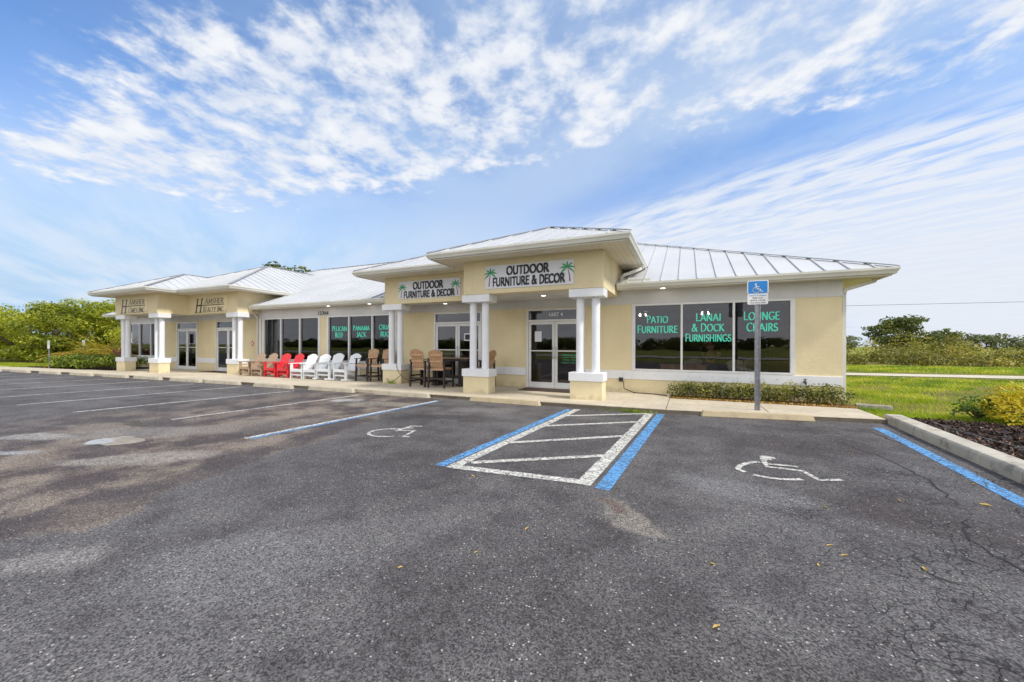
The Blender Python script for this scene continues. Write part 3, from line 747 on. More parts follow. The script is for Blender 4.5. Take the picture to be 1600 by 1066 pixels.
def door(x0, x1, xm, transom_text=None, notice=None, small=None, flipnotice=None):
    y0, y1 = W-.03, W+.10; fw = .06; tz = 2.24
    mb = MB()
    mb.box(x0, x0+fw, y0, y1, 0, DZ); mb.box(x1-fw, x1, y0, y1, 0, DZ)
    mb.box(x0+fw, x1-fw, y0, y1, DZ-fw, DZ); mb.box(x0+fw, x1-fw, y0-.006, y1+.004, tz-.06, tz); mb.box(x0+fw, x1-fw, y0, y1, .001, .02)
    fr = mb.build('door', 'frame', shop, bevel=.004)
    p = MB(); p.box(x0+fw, x1-fw, W+.03, W+.036, tz, DZ-fw); p.build('transom_pane', 'glass', fr)
    for a, b, hside in ((x0+fw+.008, xm-.006, 1), (xm+.006, x1-fw-.008, -1)):
        s = .085
        l = MB(); zt = tz-.066; yb0, yb1 = W+.0, W+.045
        l.box(a, a+s, yb0, yb1, .03, zt); l.box(b-s, b, yb0, yb1, .03, zt); l.box(a+s, b-s, yb0, yb1, .03, .19); l.box(a+s, b-s, yb0, yb1, zt-.09, zt)
        l.box(a+s, b-s, yb0+.012, yb1-.012, 1.20, 1.235)
        l.build('door_leaf', 'frame', fr, bevel=.004)
        p = MB(); p.box(a+s-.004, b-s+.004, W+.02, W+.026, .19, zt-.09); p.build('pane', 'glass', fr)
        hx = (b-s/2) if hside > 0 else (a+s/2)
        h = MB(); h.tube([(hx, W-.001, 1.34), (hx, W-.06, 1.34), (hx, W-.06, .98), (hx, W-.001, .98)], .013, 8); h.build('handle', 'handle', fr, smooth=True)
    if transom_text:
        text_mb(transom_text, *transom_text_pos, W+.024, bold=.035, spacing=1.1).build('lettering', 'paper', fr)
    for (a, b, z0, z1, m_) in (notice or []):
        n_ = MB(); n_.box(a, b, W+.0185, W+.0192, z0, z1); n_.build('notice', m_, fr)
    return fr
transom_text_pos = (-4.11, -3.64, 2.345, 2.47)
dA = door(*DA, 'UNIT 4', [(-4.60, -4.36, 1.52, 1.86, 'paper')])
rows = []
for i, (txt, a, b) in enumerate([('Premium Patio', -3.62, -3.14), ('Service - Repairs', -3.66, -3.12), ('Wicker - Slings', -3.62, -3.16), ('Designer Umbrellas', -3.68, -3.10)]):
    z = 1.07-i*.085
    t = text_mb(txt, a, b, z, z+.055, W+.0185, bold=.02); t.build('lettering', 'green', dA)
dB = door(*DB, None, [(-7.33, -7.05, 1.55, 1.82, 'paper')])
n_ = MB(); n_.box(-7.29, -7.09, W+.0175, W+.018, 1.59, 1.78); n_.build('notice_print', 'black', dB)
dC = door(mir(DA[1]), mir(DA[0]), mir(DA[2]), None, [(-24.85, -24.55, 1.45, 1.8, 'paper')][:0])
dD = door(mir(DB[1]), mir(DB[0]), mir(DB[2]))
# address numerals on the band
text_mb('12366', -14.79, -14.14, 2.69, 2.86, W-.019, bold=.045, shear=.1, spacing=1.1).build('house_number', 'black', shop)
# shutter studs along the right wing bands and beside door A
def studs(pts, parent=shop):
    for x, y, z in pts:
        mb = MB(); mb.tube([(x, y, z), (x, y-.014, z)], .014, 6); mb.build('shutter_stud', 'handle', parent)
studs([(-1.75+i*.30, W-.015, 2.70) for i in range(16)])
studs([(-1.75+i*.30, W-.03, .545) for i in range(16)])
studs([(-5.04, W, .5+i*.27) for i in range(8)]); studs([(-2.72, W, .5+i*.27) for i in range(8)]); studs([(-8.8, W, .8+i*.4) for i in range(5)])

# porch clusters -----------------------------------------------------------
ZFT, ZFB = 3.83, 2.87
def cluster(m_):
    M = (lambda b: b.mirror(XC)) if m_ else (lambda b: b)
    # beams
    t = .30
    b = MB()
    b.box(-6.0, -1.9, 9.79, 9.79+t, ZFB, ZFT); b.box(-1.9-t, -1.9, 9.79+t, W-.02, ZFB, ZFT); b.box(-6.0, -6.0+t, 9.79+t, 10.99, ZFB, ZFT)
    b.box(-10.1, -6.0+t, 10.99, 10.99+t, ZFB, ZFT); b.box(-10.1, -10.1+t, 10.99+t, W-.02, ZFB, ZFT); b.box(-10.1, -10.1+t, W-.02, 13.6, 3.12, ZFT); b.box(-1.9-t, -1.9, W-.02, 13.6, 3.12, ZFT)
    M(b).build('porch_beam', 'stucco', shop, bevel=.008)
    b = MB(); b.box(-5.69, -2.21, 10.1, W-.016, ZFB+.03, ZFB+.05); b.box(-9.79, -5.71, 11.3, W-.016, ZFB+.03, ZFB+.05)
    M(b).build('porch_ceiling', 'band', shop)
    # soffits
    b = MB(); b.box(-6.67, -1.26, 9.11, 10.29, ZFT, ZFT+.02); b.box(-10.76, -1.26, 10.295, 13.4, ZFT, ZFT+.02)
    M(b).build('soffit', 'soffit', shop)
    # gutter + fascia
    path = [(-10.75, 13.2, 3.99), (-10.75, 10.30, 3.99), (-6.66, 10.30, 3.99), (-6.66, 9.12, 3.99), (-1.27, 9.12, 3.99), (-1.27, 13.2, 3.99)]
    gp = [(0, -.02), (0, -.145), (.075, -.145), (.095, -.09), (.122, -.05), (.122, 0), (.110, 0), (.105, -.02)]
    b = MB(); b.sweep(path, gp[::-1]); M(b).build('gutter', 'gutter', shop)
    fp = [(-.02, -.18), (.018, -.18), (.018, -.1455), (-.02, -.1455)]
    b = MB(); b.sweep(path, fp); M(b).build('fascia', 'gutter', shop)
    # soffit lamps
    for x, y in ((-4.6, 9.45), (-3.3, 9.45), (-9.0, 10.65), (-8.0, 10.65)):
        b = MB(); b.tube([(x, y, ZFT-.012), (x, y, ZFT+.004)], .085, 16); o = M(b).build('soffit_lamp', 'lamp_rim', shop)
    # columns
    for x0, y0 in ((-6.03, 9.83), (-2.78, 9.83), (-10.17, 10.98)):
        x1, y1 = x0+.845, y0+.45
        b = MB(); b.box(x0, x1, y0, y1, -.05, .48); ped = M(b).build('porch_column', 'stucco', shop, bevel=.012)
        b = MB(); b.box(x0-.03, x1+.03, y0-.03, y1+.03, .48, .70); M(b).build('plinth_cap', 'white', ped, bevel=.01)
        b = MB(); b.box(x0-.03, x1+.03, y0-.03, y1+.03, 2.655, ZFB-.002); M(b).build('capital', 'white', ped, bevel=.01)
        xm = (x0+x1)/2
        for dx_ in (-.205, .205):
            b = MB(); n = 20
            b.tube([(xm+dx_, (y0+y1)/2, .70), (xm+dx_, (y0+y1)/2, 2.655)], .107, n, False)
            M(b).build('shaft', 'white', ped, smooth=True)
SL = .425
def roof_poly(mb, pts, e0, e1, seams=True, sp=.46):
    P = [Vector(p) for p in pts]; e = (Vector(e1)-Vector(e0)).normalized()
    nrm = Vector((0, 0, 0))
    for i in range(1, len(P)-1): nrm += (P[i]-P[0]).cross(P[i+1]-P[0])
    nrm.normalize()
    if nrm.z < 0: nrm = -nrm; P = P[::-1]
    u = nrm.cross(e)
    if u.z < 0: u = -u
    mb.slab([p-nrm*.03 for p in P], nrm*.03)
    O = Vector(e0); uv = [((p-O).dot(e), (p-O).dot(u)) for p in P]
    a0, a1 = min(x for x, _ in uv), max(x for x, _ in uv)
    k = math.ceil((a0+.05)/sp)
    while k*sp < a1-.05:
        a = k*sp; ts = []
        for (x0, t0), (x1, t1) in zip(uv, uv[1:]+uv[:1]):
            if (x0-a)*(x1-a) < 0: ts.append(t0+(t1-t0)*(a-x0)/(x1-x0))
        if len(ts) >= 2 and max(ts)-min(ts) > .1:
            p = O+e*a+u*min(ts)+nrm*.018; q_ = O+e*a+u*max(ts)+nrm*.018
            mb.bar(p, q_, .026, .028, nrm)
        k += 1
def caps(lines, parent, M):
    mb = MB()
    for p, q_ in lines: mb.bar(Vector(p)+Vector((0, 0, .035)), Vector(q_)+Vector((0, 0, .035)), .11, .02)
    M(mb).build('ridge_cap', 'cap', parent)
def porch_roof(m_):
    M = (lambda b: b.mirror(XC)) if m_ else (lambda b: b)
    z0 = 3.985
    # wide upper hip
    x0, x1, y0 = -10.84, -1.18, 10.21; h = (x1-x0)/2; xm = (x0+x1)/2; za = z0+SL*h; ya = y0+h; yb = 18.6
    b = MB()
    roof_poly(b, [(x0, y0, z0), (x1, y0, z0), (xm, ya, za)], (x0, y0, z0), (x1, y0, z0))
    roof_poly(b, [(x0, yb, z0), (x0, y0, z0), (xm, ya, za), (xm, yb, za)], (x0, y0, z0), (x0, yb, z0))
    roof_poly(b, [(x1, y0, z0), (x1, yb, z0), (xm, yb, za), (xm, ya, za)], (x1, y0, z0), (x1, yb, z0))
    r = M(b).build('porch_roof', 'roof', shop)
    caps([((x0, y0, z0), (xm, ya, za)), ((x1, y0, z0), (xm, ya, za)), ((xm, ya, za), (xm, yb, za))], r, M)
    x0, x1, y0 = -6.75, -1.18, 9.03; h = (x1-x0)/2; xm = (x0+x1)/2; za = z0+SL*h; ya = y0+h; yb = 16.2
    b = MB()
    roof_poly(b, [(x0, y0, z0), (x1, y0, z0), (xm, ya, za)], (x0, y0, z0), (x1, y0, z0))
    roof_poly(b, [(x0, yb, z0), (x0, y0, z0), (xm, ya, za), (xm, yb, za)], (x0, y0, z0), (x0, yb, z0))
    roof_poly(b, [(x1-.004, y0, z0), (x1-.004, 10.6, z0), (xm, ya+1.2, za), (xm, ya, za)], (x1, y0, z0), (x1, yb, z0), False)
    r = M(b).build('porch_roof', 'roof', shop)
    caps([((x0, y0, z0), (xm, ya, za)), ((x1, y0, z0), (xm, ya, za)), ((xm, ya, za), (xm, yb, za))], r, M)
for m_ in (False, True): cluster(m_); porch_roof(m_)
# main hip roof
ex0, ex1, ey0, ey1, ez = mir(4.32), 4.32, 11.47, 28.53, 3.19
hh = (ey1-ey0)/2; zr = ez+SL*hh; yr = (ey0+ey1)/2
b = MB()
roof_poly(b, [(ex0, ey0, ez), (ex1, ey0, ez), (ex1-hh, yr, zr), (ex0+hh, yr, zr)], (XC, ey0, ez), (ex1, ey0, ez))
roof_poly(b, [(ex1, ey0, ez), (ex1, ey1, ez), (ex1-hh, yr, zr)], (ex1, ey0, ez), (ex1, ey1, ez))
roof_poly(b, [(ex0, ey1, ez), (ex0, ey0, ez), (ex0+hh, yr, zr)], (ex0, ey0, ez), (ex0, ey1, ez))
roof_poly(b, [(ex1, ey1, ez), (ex0, ey1, ez), (ex0+hh, yr, zr), (ex1-hh, yr, zr)], (ex1, ey1, ez), (ex0, ey1, ez))
r = b.build('roof', 'roof', shop)
caps([((ex0, ey0, ez), (ex0+hh, yr, zr)), ((ex1, ey0, ez), (ex1-hh, yr, zr)), ((ex0+hh, yr, zr), (ex1-hh, yr, zr)), ((ex1, ey1, ez), (ex1-hh, yr, zr))], r, lambda b: b)
# main soffit, gutters
for q4 in ((-1.88, 4.20, 11.57, W-.001), (mir(4.20), mir(-1.88), 11.57, W-.001), (mir(-10.12), -10.12, 11.57, W-.001), (XR+.001, 4.20, W, 28), (mir(4.20), XL-.001, W, 28)):
    b = MB(); b.box(*q4, 3.05, 3.07); b.build('soffit', 'soffit', shop)
gp = [(0, -.02), (0, -.145), (.075, -.145), (.095, -.09), (.122, -.05), (.122, 0), (.110, 0), (.105, -.02)]
fp = [(-.02, -.18), (.018, -.18), (.018, -.1455), (-.02, -.1455)]
for path in ([(-1.86, 11.56, 3.2), (4.23, 11.56, 3.2), (4.23, 28.4, 3.2)], [(mir(4.23), 28.4, 3.2), (mir(4.23), 11.56, 3.2), (mir(-1.86), 11.56, 3.2)], [(mir(-10.13), 11.56, 3.2), (-10.13, 11.56, 3.2)]):
    b = MB(); b.sweep(path, gp[::-1]); b.build('gutter', 'gutter', shop)
    b = MB(); b.sweep(path, fp); b.build('fascia', 'gutter', shop)
# splash flashing where the porch downspout lands
b = MB(); b.box(-1.75, -.95, 11.62, 11.64, 3.2, 3.32); b.build('flashing', 'gutter', shop)
b = MB(); b.box(-10.75, -10.2, 11.62, 11.64, 3.2, 3.32); b.build('flashing', 'gutter', shop)
for x, y in ((-.62, 11.76), (-11.6, 11.76), (-13.9, 11.76)):
    b = MB(); b.tube([(x, y, 3.035), (x, y, 3.052)], .09, 16); rm = b.build('soffit_lamp', 'lamp_rim', shop)
    b = MB(); b.tube([(x, y, 3.028), (x, y, 3.034)], .065, 16); b.build('lens', 'lamp', rm)
for x, y in ((-3.9, 10.9), (-7.9, 11.65)):
    b = MB(); b.tube([(x, y, ZFB+.012), (x, y, ZFB+.028)], .09, 16); rm = b.build('ceiling_lamp', 'lamp_rim', shop)
    b = MB(); b.tube([(x, y, ZFB+.005), (x, y, ZFB+.011)], .065, 16); b.build('lens', 'lamp', rm)
def spout(pts):
    b = MB()
    for p, q_ in zip(pts, pts[1:]):
        d = (Vector(q_)-Vector(p)).normalized()*.012
        b.bar(Vector(p)-d, Vector(q_)+d, .085, .065, (0, 1, 0) if abs((Vector(q_)-Vector(p)).normalized().y) < .9 else (0, 0, 1))
    b.build('downspout', 'gutter', shop, bevel=.008)
spout([(4.15, 12.1, 3.08), (4.12, 12.1, 2.98), (3.56, 12.06, 2.80), (3.53, 12.06, 2.70), (3.53, 12.06, .05)])
spout([(-1.20, 12.2, 3.85), (-1.24, 12.2, 3.72), (-1.72, 11.9, 3.50), (-1.78, 11.9, 3.42), (-1.74, 11.72, 3.24)])
spout([(-18.74, 11.50, 3.07), (-18.76, 11.56, 2.98), (-18.90, 11.90, 2.72), (-18.90, 11.955, 2.62), (-18.90, 11.955, .05)])
b = MB(); b.box(-18.80, -18.68, 11.965, 11.985, .7, 2.63); b.build('pilaster', 'white', shop)
# utility boxes
b = MB(); b.box(-1.86, -1.74, 11.93, W-.001, .32, .44); b.build('outlet_box', 'dark', shop, bevel=.006)
b = MB(); b.tube([(2.72, 11.97, .5), (2.72, 11.86, .5), (2.72, 11.84, .45)], .025, 8); b.tube([(2.72, 11.9, .52), (2.72, 11.9, .57)], .012, 6); b.box(2.68, 2.76, 11.89, 11.91, .565, .58); b.build('hose_faucet', 'dark', shop)

# ------------------------------------------------------------------ signs on the fascia
def palm(x, z0, z1, y, lean, fan, parent):
    h = z1-z0; b = MB(); P = []
    for i in range(9):
        t = i/8; P.append((x+lean*(t**1.8), z0+h*.68*t))
    for i in range(8):
        wd = .020*(1-i/12)*h/.55
        (a, c), (d, e_) = P[i], P[i+1]; b.poly([(a-wd, y, c), (a+wd, y, c), (d+wd*.93, y, e_), (d-wd*.93, y, e_)])
    b.build('palm_trunk', 'trunkred', parent)
    tx, tz = P[-1]; b = MB(); k = 0
    for a in fan:
        L = h*.40; pts = []
        for i in range(7):
            t = i/6; ang = R(a)
            pts.append((tx+math.cos(ang)*L*t, tz+math.sin(ang)*L*t-h*.13*t*t+(.0)))
        for i in range(6):
            wa = .040*h*math.sin(math.pi*min(.97, (i+.35)/6.2)); wb = .040*h*math.sin(math.pi*min(.97, (i+1.35)/6.2))
            (a0, c0), (a1, c1) = pts[i], pts[i+1]; dv = Vector((a1-a0, c1-c0)).normalized(); nx, nz = -dv.y, dv.x
            b.poly([(a0-nx*wa, y-.0002*k, c0-nz*wa), (a1-nx*wb, y-.0002*k, c1-nz*wb), (a1+nx*wb, y-.0002*k, c1+nz*wb), (a0+nx*wa, y-.0002*k, c0+nz*wa)]); k += 1
    b.build('palm_crown', 'green', parent)
FANS = [-28, 12, 48, 92, 134, 170, 208]
def shop_sign(x0, x1, z0, z1, y, label, rows, palms):
    t = empty('shop_sign', ((x0+x1)/2, y, z0), 0, label, 'sign', 'twin shop signs with palm trees')
    b = MB(); b.box(x0, x1, y-.018, y-.002, z0, z1); b.build('panel', 'signwhite', t, bevel=.003)
    for x in (x0+.04, x1-.04):
        for z in (z0+.035, z1-.035): b = MB(); b.tube([(x, y-.018, z), (x, y-.024, z)], .01, 6); b.build('screw', 'handle', t)
    for body, a, c, d, e_ in rows:
        nib_text(body, a, c, d, e_, y-.0225, thick=.205, thin=.175).build('lettering', 'black', t)
    for p in palms: palm(p[0], p[1], p[2], y-.021, p[3], FANS, t)
shop_sign(-5.27, -2.67, 3.0, 3.65, 9.79, 'white palm-tree shop sign on the taller front porch fascia above the unit 4 doors', [('OUTDOOR', -4.60, -3.34, 3.37, 3.59), ('FURNITURE & DECOR', -5.02, -2.90, 3.07, 3.29)],
          [(-5.14, 3.07, 3.62, .05, 0), (-2.77, 3.07, 3.63, -.07, 0)])
shop_sign(-9.43, -6.84, 3.03, 3.65, 10.99, 'white palm-tree shop sign on the set-back porch fascia above the bar table', [('OUTDOOR', -8.80, -7.52, 3.36, 3.59), ('FURNITURE & DECOR', -9.20, -7.06, 3.07, 3.28)],
          [(-9.32, 3.08, 3.60, .06, 0), (-6.95, 3.08, 3.62, -.08, 0)])
def office_sign(x, y, second, label, wide, xs):
    t = empty('office_sign', (x, y, 2.9), 0, label, 'sign')
    b = MB(); b.box(x-.18, x+2.62, y-.010, y-.002, 2.885, 3.70); b.build('panel', 'stucco', t, bevel=.003)
    yy = y-.013
    b = nib_text('H', x, x+.72, 2.95, 3.60, yy, thick=.16, thin=.07, shear=.22, serif=True); b.build('big_initial', 'charcoal', t)
    b = MB(); b.add([(x+.10, yy-.004, 3.262), (x+2.42, yy-.004, 3.262), (x+2.42, yy-.004, 3.302), (x+.10, yy-.004, 3.302)], [(0, 1, 2, 3)]); b.build('rule', 'charcoal', t)
    b = nib_text('AMSHER', x+.80, x+2.38, 3.35, 3.58, yy, thick=.12, thin=.045, shear=.16, serif=True); b.build('lettering', 'charcoal', t)
    b = nib_text(second, x+xs, x+2.40, 2.95, 3.20, yy, thick=.12, thin=.045, shear=.16, serif=True, smallcap=.85); b.build('lettering', 'charcoal', t)
office_sign(-26.42, 9.79, 'OMES INC.', 'dark italic lettering sign with a big initial on the far left porch fascia', 0, .80)
office_sign(-22.22, 10.99, 'REALTY INC.', 'dark italic lettering sign with a big initial on the porch fascia nearest the tan chairs', 0, .66)
# small pink plaque
t = empty('wall_plaque', (-19.35, W, 1.43), 0, 'small pink diamond plaque on the cream wall left of the tan chairs', 'plaque')
b = MB(); b.slab([(-19.35, W-.002, 1.28), (-19.22, W-.002, 1.43), (-19.35, W-.002, 1.58), (-19.48, W-.002, 1.43)], (0, -.015, 0)); b.build('plate', 'pink', t)
b = MB(); b.box(-19.40, -19.30, W-.02, W-.0172, 1.38, 1.48); b.build('centre_mark', 'paper', t)

# ------------------------------------------------------------------ wheel stops
def wheel_stop(x, y, L, rz, m, label, wd=.15, h=.125):
    t = MB(); a = .04
    pr = [(-wd/2, 0), (wd/2, 0), (wd/2-.025, h), (-wd/2+.025, h)]
    vs = [(-L/2, p, z) for p, z in pr]+[(L/2, p, z) for p, z in pr]
    vs = [(v[0]+(a if v[2] > 0 and v[0] < 0 else (-a if v[2] > 0 else 0)), v[1], v[2]) for v in vs]
    t.add(vs, [(0, 3, 2, 1), (4, 5, 6, 7), (0, 1, 5, 4), (1, 2, 6, 5), (2, 3, 7, 6), (3, 0, 4, 7)])
    o = t.build('wheel_stop', m, bevel=.012); o.location = (x, y, ZL+.001); o.rotation_euler = (0, 0, rz)
    tag(o, label, 'wheel stop', 'concrete wheel stops along the kerb')
    return o
wheel_stop(1.31, 9.40, 2.08, R(9.5), 'stop_tan', 'tan concrete wheel stop at the foot of the tall blue parking sign')
wheel_stop(-4.30, 9.02, 2.02, R(-1), 'stop_tan', 'tan concrete wheel stop in front of the unit 4 porch, left of the hatched aisle')
for xc, y, lb in [(-7.58, 8.96, 'pale concrete wheel stop in front of the bar table porch'), (-10.38, 8.90, 'pale concrete wheel stop in front of the tall tan bar chairs'),
                 (-13.0, 8.76, 'pale concrete wheel stop in front of the white rocking chairs'), (-15.85, 8.74, 'pale concrete wheel stop in front of the red chairs'),
                 (-18.1, 8.64, 'pale concrete wheel stop in front of the tan chairs and the porch column beside them'), (-20.7, 8.52, 'pale concrete wheel stop in front of the single left office door'),
                 (-23.15, 8.40, 'pale concrete wheel stop in front of the double-leaf left office door'), (-25.8, 8.18, 'pale concrete wheel stop in front of the leftmost porch columns'),
                 (-28.5, 7.95, 'pale concrete wheel stop in front of the right half of the low green hedge'), (-31.2, 7.7, 'pale concrete wheel stop in front of the left half of the low green hedge'),
                 (-33.9, 7.4, 'farthest pale concrete wheel stop, at the left end of the row by the side lawn')]:
    wheel_stop(xc, y, 1.95, R(2.5 if xc < -14 else 1), 'stop', lb)

# ------------------------------------------------------------------ chairs
def back_slats(mb, n, w0, w1, z0, z1, y0, y1, arch, th=.022, gap=.012):
    """fan of upright slats from a bottom edge (y0,z0) to a top edge (y1,z1)"""
    for i in range(n):
        u = (i-(n-1)/2)/(n/2); a = 1-arch*u*u
        xb, xt = u*w0/2, u*w1/2
        yb, zb = y0, z0; yt, zt = y0+(y1-y0)*a, z0+(z1-z0)*a
        bw, tw = w0/n-gap, w1/n-gap
        d = Vector((0, yt-yb, zt-zb)).normalized(); nn = Vector((0, d.z, -d.y))*th
        P = [Vector((xb-bw/2, yb, zb)), Vector((xb+bw/2, yb, zb)), Vector((xt+tw/2, yt-.02*d.y, zt-.02*d.z)), Vector((xt+tw/4, yt, zt)), Vector((xt-tw/4, yt, zt)), Vector((xt-tw/2, yt-.02*d.y, zt-.02*d.z))]
        mb.slab(P, nn)
def make_adirondack(label, group, m, marm, rocker=False):
    # faces -Y; origin on the floor under the middle
    t = empty('rocking_chair' if rocker else 'adirondack_chair', (0, 0, 0), 0, label, 'chair', group)
    lift = .05 if rocker else 0
    b = MB()
    for i in range(6):
        y = -.36+i*.088; z = .385-.018*i+lift
        b.bar((-.28, y, z), (.28, y, z), .078, .022)
    b.bar((-.30, -.415, .335+lift), (.30, -.415, .335+lift), .024, .10)
    b.build('seat', m, t, local=True, bevel=.004)
    b = MB(); back_slats(b, 7, .46, .62, .27+lift, 1.0+lift, .12, .45, .16)
    b.build('backrest', m, t, local=True, bevel=.004)
    b = MB(); b.bar((-.25, .245, .50+lift), (.25, .245, .50+lift), .03, .07); b.bar((-.29, .375, .78+lift), (.29, .375, .78+lift), .03, .06)
    b.build('back_rail', m, t, local=True)
    for s in (-1, 1):
        b = MB(); b.bar((s*.325, -.34, lift), (s*.325, -.34, .60+lift), .045, .105, (0, 1, 0)); b.build('leg', m, t, local=True, bevel=.005)
        b = MB(); b.bar((s*.275, -.40, .335+lift), (s*.275, .42, .05+lift), .035, .12); b.build('stringer', m, t, local=True, bevel=.004)
        b = MB(); b.bar((s*.345, -.44, .612+lift), (s*.32, .36, .612+lift), .13, .026); b.build('arm', marm, t, local=True, bevel=.006)
        b = MB(); b.bar((s*.335, .30, .12+lift), (s*.335, .30, .598+lift), .035, .07, (0, 1, 0)); b.build('rear_post', m, t, local=True)
        if rocker:
            b = MB(); P = []
            for i in range(13):
                a = -.55+i*.10; P.append((s*.325, a, .028+.16*(a*.95)**2))
            for p, q_ in zip(P, P[1:]): b.bar(p, q_, .04, .055)
            b.build('rocker', m, t, local=True)
    b = MB(); b.bar((-.30, -.34, .15+lift), (.30, -.34, .15+lift), .03, .055); b.build('stretcher', m, t, local=True)
    return t
def make_bar_chair(label, group, m, mf):
    t = empty('bar_chair', (0, 0, 0), 0, label, 'chair', group)
    b = MB()
    for i in range(5): b.bar((-.25, -.24+i*.10, .63), (.25, -.24+i*.10, .63), .088, .026)
    b.bar((-.26, -.285, .60), (.26, -.285, .60), .022, .075); b.bar((-.26, .215, .60), (.26, .215, .60), .022, .075)
    b.build('seat', m, t, local=True, bevel=.004)
    b = MB(); back_slats(b, 7, .44, .54, .66, 1.245, .225, .36, .13); b.build('backrest', m, t, local=True, bevel=.004)
    b = MB(); b.bar((-.24, .300, .86), (.24, .300, .86), .03, .055); b.bar((-.265, .355, 1.07), (.265, .355, 1.07), .03, .055); b.build('back_rail', m, t, local=True)
    for s in (-1, 1):
        b = MB(); b.bar((s*.30, -.28, 0), (s*.285, -.26, .85), .05, .06, (0, 1, 0)); b.build('leg', mf, t, local=True, bevel=.004)
        b = MB(); b.bar((s*.30, .30, 0), (s*.285, .26, .85), .05, .06, (0, 1, 0)); b.build('leg', mf, t, local=True, bevel=.004)
        b = MB(); b.bar((s*.30, -.33, .865), (s*.30, .30, .865), .085, .026); b.build('arm', mf, t, local=True, bevel=.005)
        b = MB(); b.bar((s*.292, -.25, .19), (s*.292, .27, .19), .03, .05); b.build('side_stretcher', mf, t, local=True)
    b = MB(); b.bar((-.28, -.275, .19), (.28, -.275, .19), .07, .03); b.build('footrest', mf, t, local=True)
    b = MB(); b.bar((-.28, .285, .30), (.28, .285, .30), .03, .05); b.build('rear_stretcher', mf, t, local=True)
    return t
def put(o, x, y, rz=0, z=0): o.location = (x, y, z); o.rotation_euler = (0, 0, rz); return o
def again(o, label, x, y, rz=0, z=0):
    c = copy_tree(o); c['label'] = label; return put(c, x, y, rz+(.0 if abs(rz) > .01 else random.uniform(-.07, .07)), z)
YC = 11.14
GR = 'chairs lined up in front of the centre windows'
c1_ = put(make_adirondack('tan slatted armchair at the left end of the chair row, beside the porch column', GR, 'tangrey', 'umber'), -17.95, YC)
again(c1_, 'tan slatted armchair second in the chair row, next to the red chairs', -17.1, YC)
c3_ = put(make_adirondack('red slatted armchair next to the tan chairs', GR, 'red', 'red'), -16.22, YC)
again(c3_, 'red slatted armchair next to the white chairs', -15.38, YC)
c5_ = put(make_adirondack('white slatted armchair on straight legs, next to the red chairs', GR, 'chairwhite', 'chairwhite'), -14.55, YC)
again(c5_, 'white slatted armchair on straight legs, next to the first rocking chair', -13.80, YC+.02)
c7_ = put(make_adirondack('white slatted rocking chair next to the straight-legged white chairs', GR, 'chairwhite', 'chairwhite', True), -13.04, YC+.02)
again(c7_, 'white slatted rocking chair next to the tall tan and brown chairs', -12.16, YC+.06)
GB = 'tall tan and brown bar chairs'
b1 = put(make_bar_chair('tall tan and dark brown bar chair beside the last white rocking chair', GB, 'tan', 'darkbrown'), -11.26, 11.32)
again(b1, 'tall tan and dark brown bar chair tucked behind the white porch column', -10.56, 11.36)
again(b1, 'tall tan and brown bar chair at table, back to the lot, left one', -8.16, 10.72, math.pi)
again(b1, 'tall tan and brown bar chair at table, back to the lot, right one', -7.43, 10.72, math.pi+.06)
again(b1, 'tall tan and brown bar chair at the left end of the bar table, half hidden', -8.72, 11.42, math.pi/2*.92)
again(b1, 'tall tan and brown bar chair seen edge on between the columns right of the table', -6.22, 11.42, -math.pi/2)
# bar table
t = empty('bar_table', (-7.5, 11.38, 0), 0, 'dark bar-height table with a tan slatted top under the set-back porch', 'table')
b = MB()
for i in range(6): b.box(-8.30, -6.62, 11.06+i*.115, 11.06+i*.115+.105, .93, .955)
b.build('tabletop', 'umber', t, bevel=.004)
b = MB(); b.box(-8.24, -6.68, 11.10, 11.70, .85, .929); b.build('apron', 'darkbrown', t)
for x in (-7.95, -6.97):
    b = MB(); b.box(x-.09, x+.09, 11.2, 11.58, .08, .85); b.build('leg', 'darkbrown', t)
    b = MB(); b.box(x-.12, x+.12, 11.08, 11.70, 0, .08); b.build('foot', 'darkbrown', t)
b = MB(); b.box(-7.86, -7.06, 11.36, 11.42, .25, .35); b.build('stretcher', 'darkbrown', t)
# cord and weed round the porch pedestal
b = MB(); b.tube([(-9.50, 10.93, .70), (-9.47, 10.93, .60), (-9.42, 10.94, .45), (-9.30, 10.95, .32), (-9.25, 11.1, .20), (-9.2, 11.3, .06), (-9.1, 11.5, .015), (-8.9, 11.8, .015)], .008, 6)
b.tube([(-9.32, 10.955, .32), (-9.5, 10.93, .16), (-9.75, 10.92, .06), (-9.95, 10.92, .18)], .008, 6); o = b.build('extension_cord', 'dark', None, True)
tag(o, 'thin dark cord looped down the porch pedestal by the tall chairs', 'cord')
b = MB(); b.tube([(-1.72, 11.93, .33), (-1.70, 11.9, .12), (-1.4, 11.82, .02), (-.9, 11.75, .02), (-.5, 11.6, .02)], .014, 6); o = b.build('hose', 'dark', None, True)
tag(o, 'dark hose lying along the wall foot between the right porch column and the hedge', 'hose')
# door mats, splash block
for (x0, x1, y0, y1, lb) in ((-4.80, -3.05, 11.02, 11.86, 'brown door mat in front of the unit 4 glass doors'), (-22.3, -20.4, 11.2, 11.9, 'brown door mat in front of the single left office door')):
    b = MB(); b.box(x0, x1, y0, y1, .001, .016); o = b.build('door_mat', 'mat', None, bevel=.005); tag(o, lb, 'mat', 'brown door mats')
b = MB(); b.box(0, .62, -.11, -.07, 0, .09); b.box(0, .62, .07, .11, 0, .09); b.box(0, .62, -.069, .069, 0, .035); b.box(0, .04, -.069, .069, .036, .09)
o = b.build('splash_block', 'kerb', None, bevel=.008); o.location = (3.66, 11.72, -.045); o.rotation_euler = (0, 0, R(-12)); tag(o, 'long pale concrete splash block on the grass past the hedge end', 'splash block')

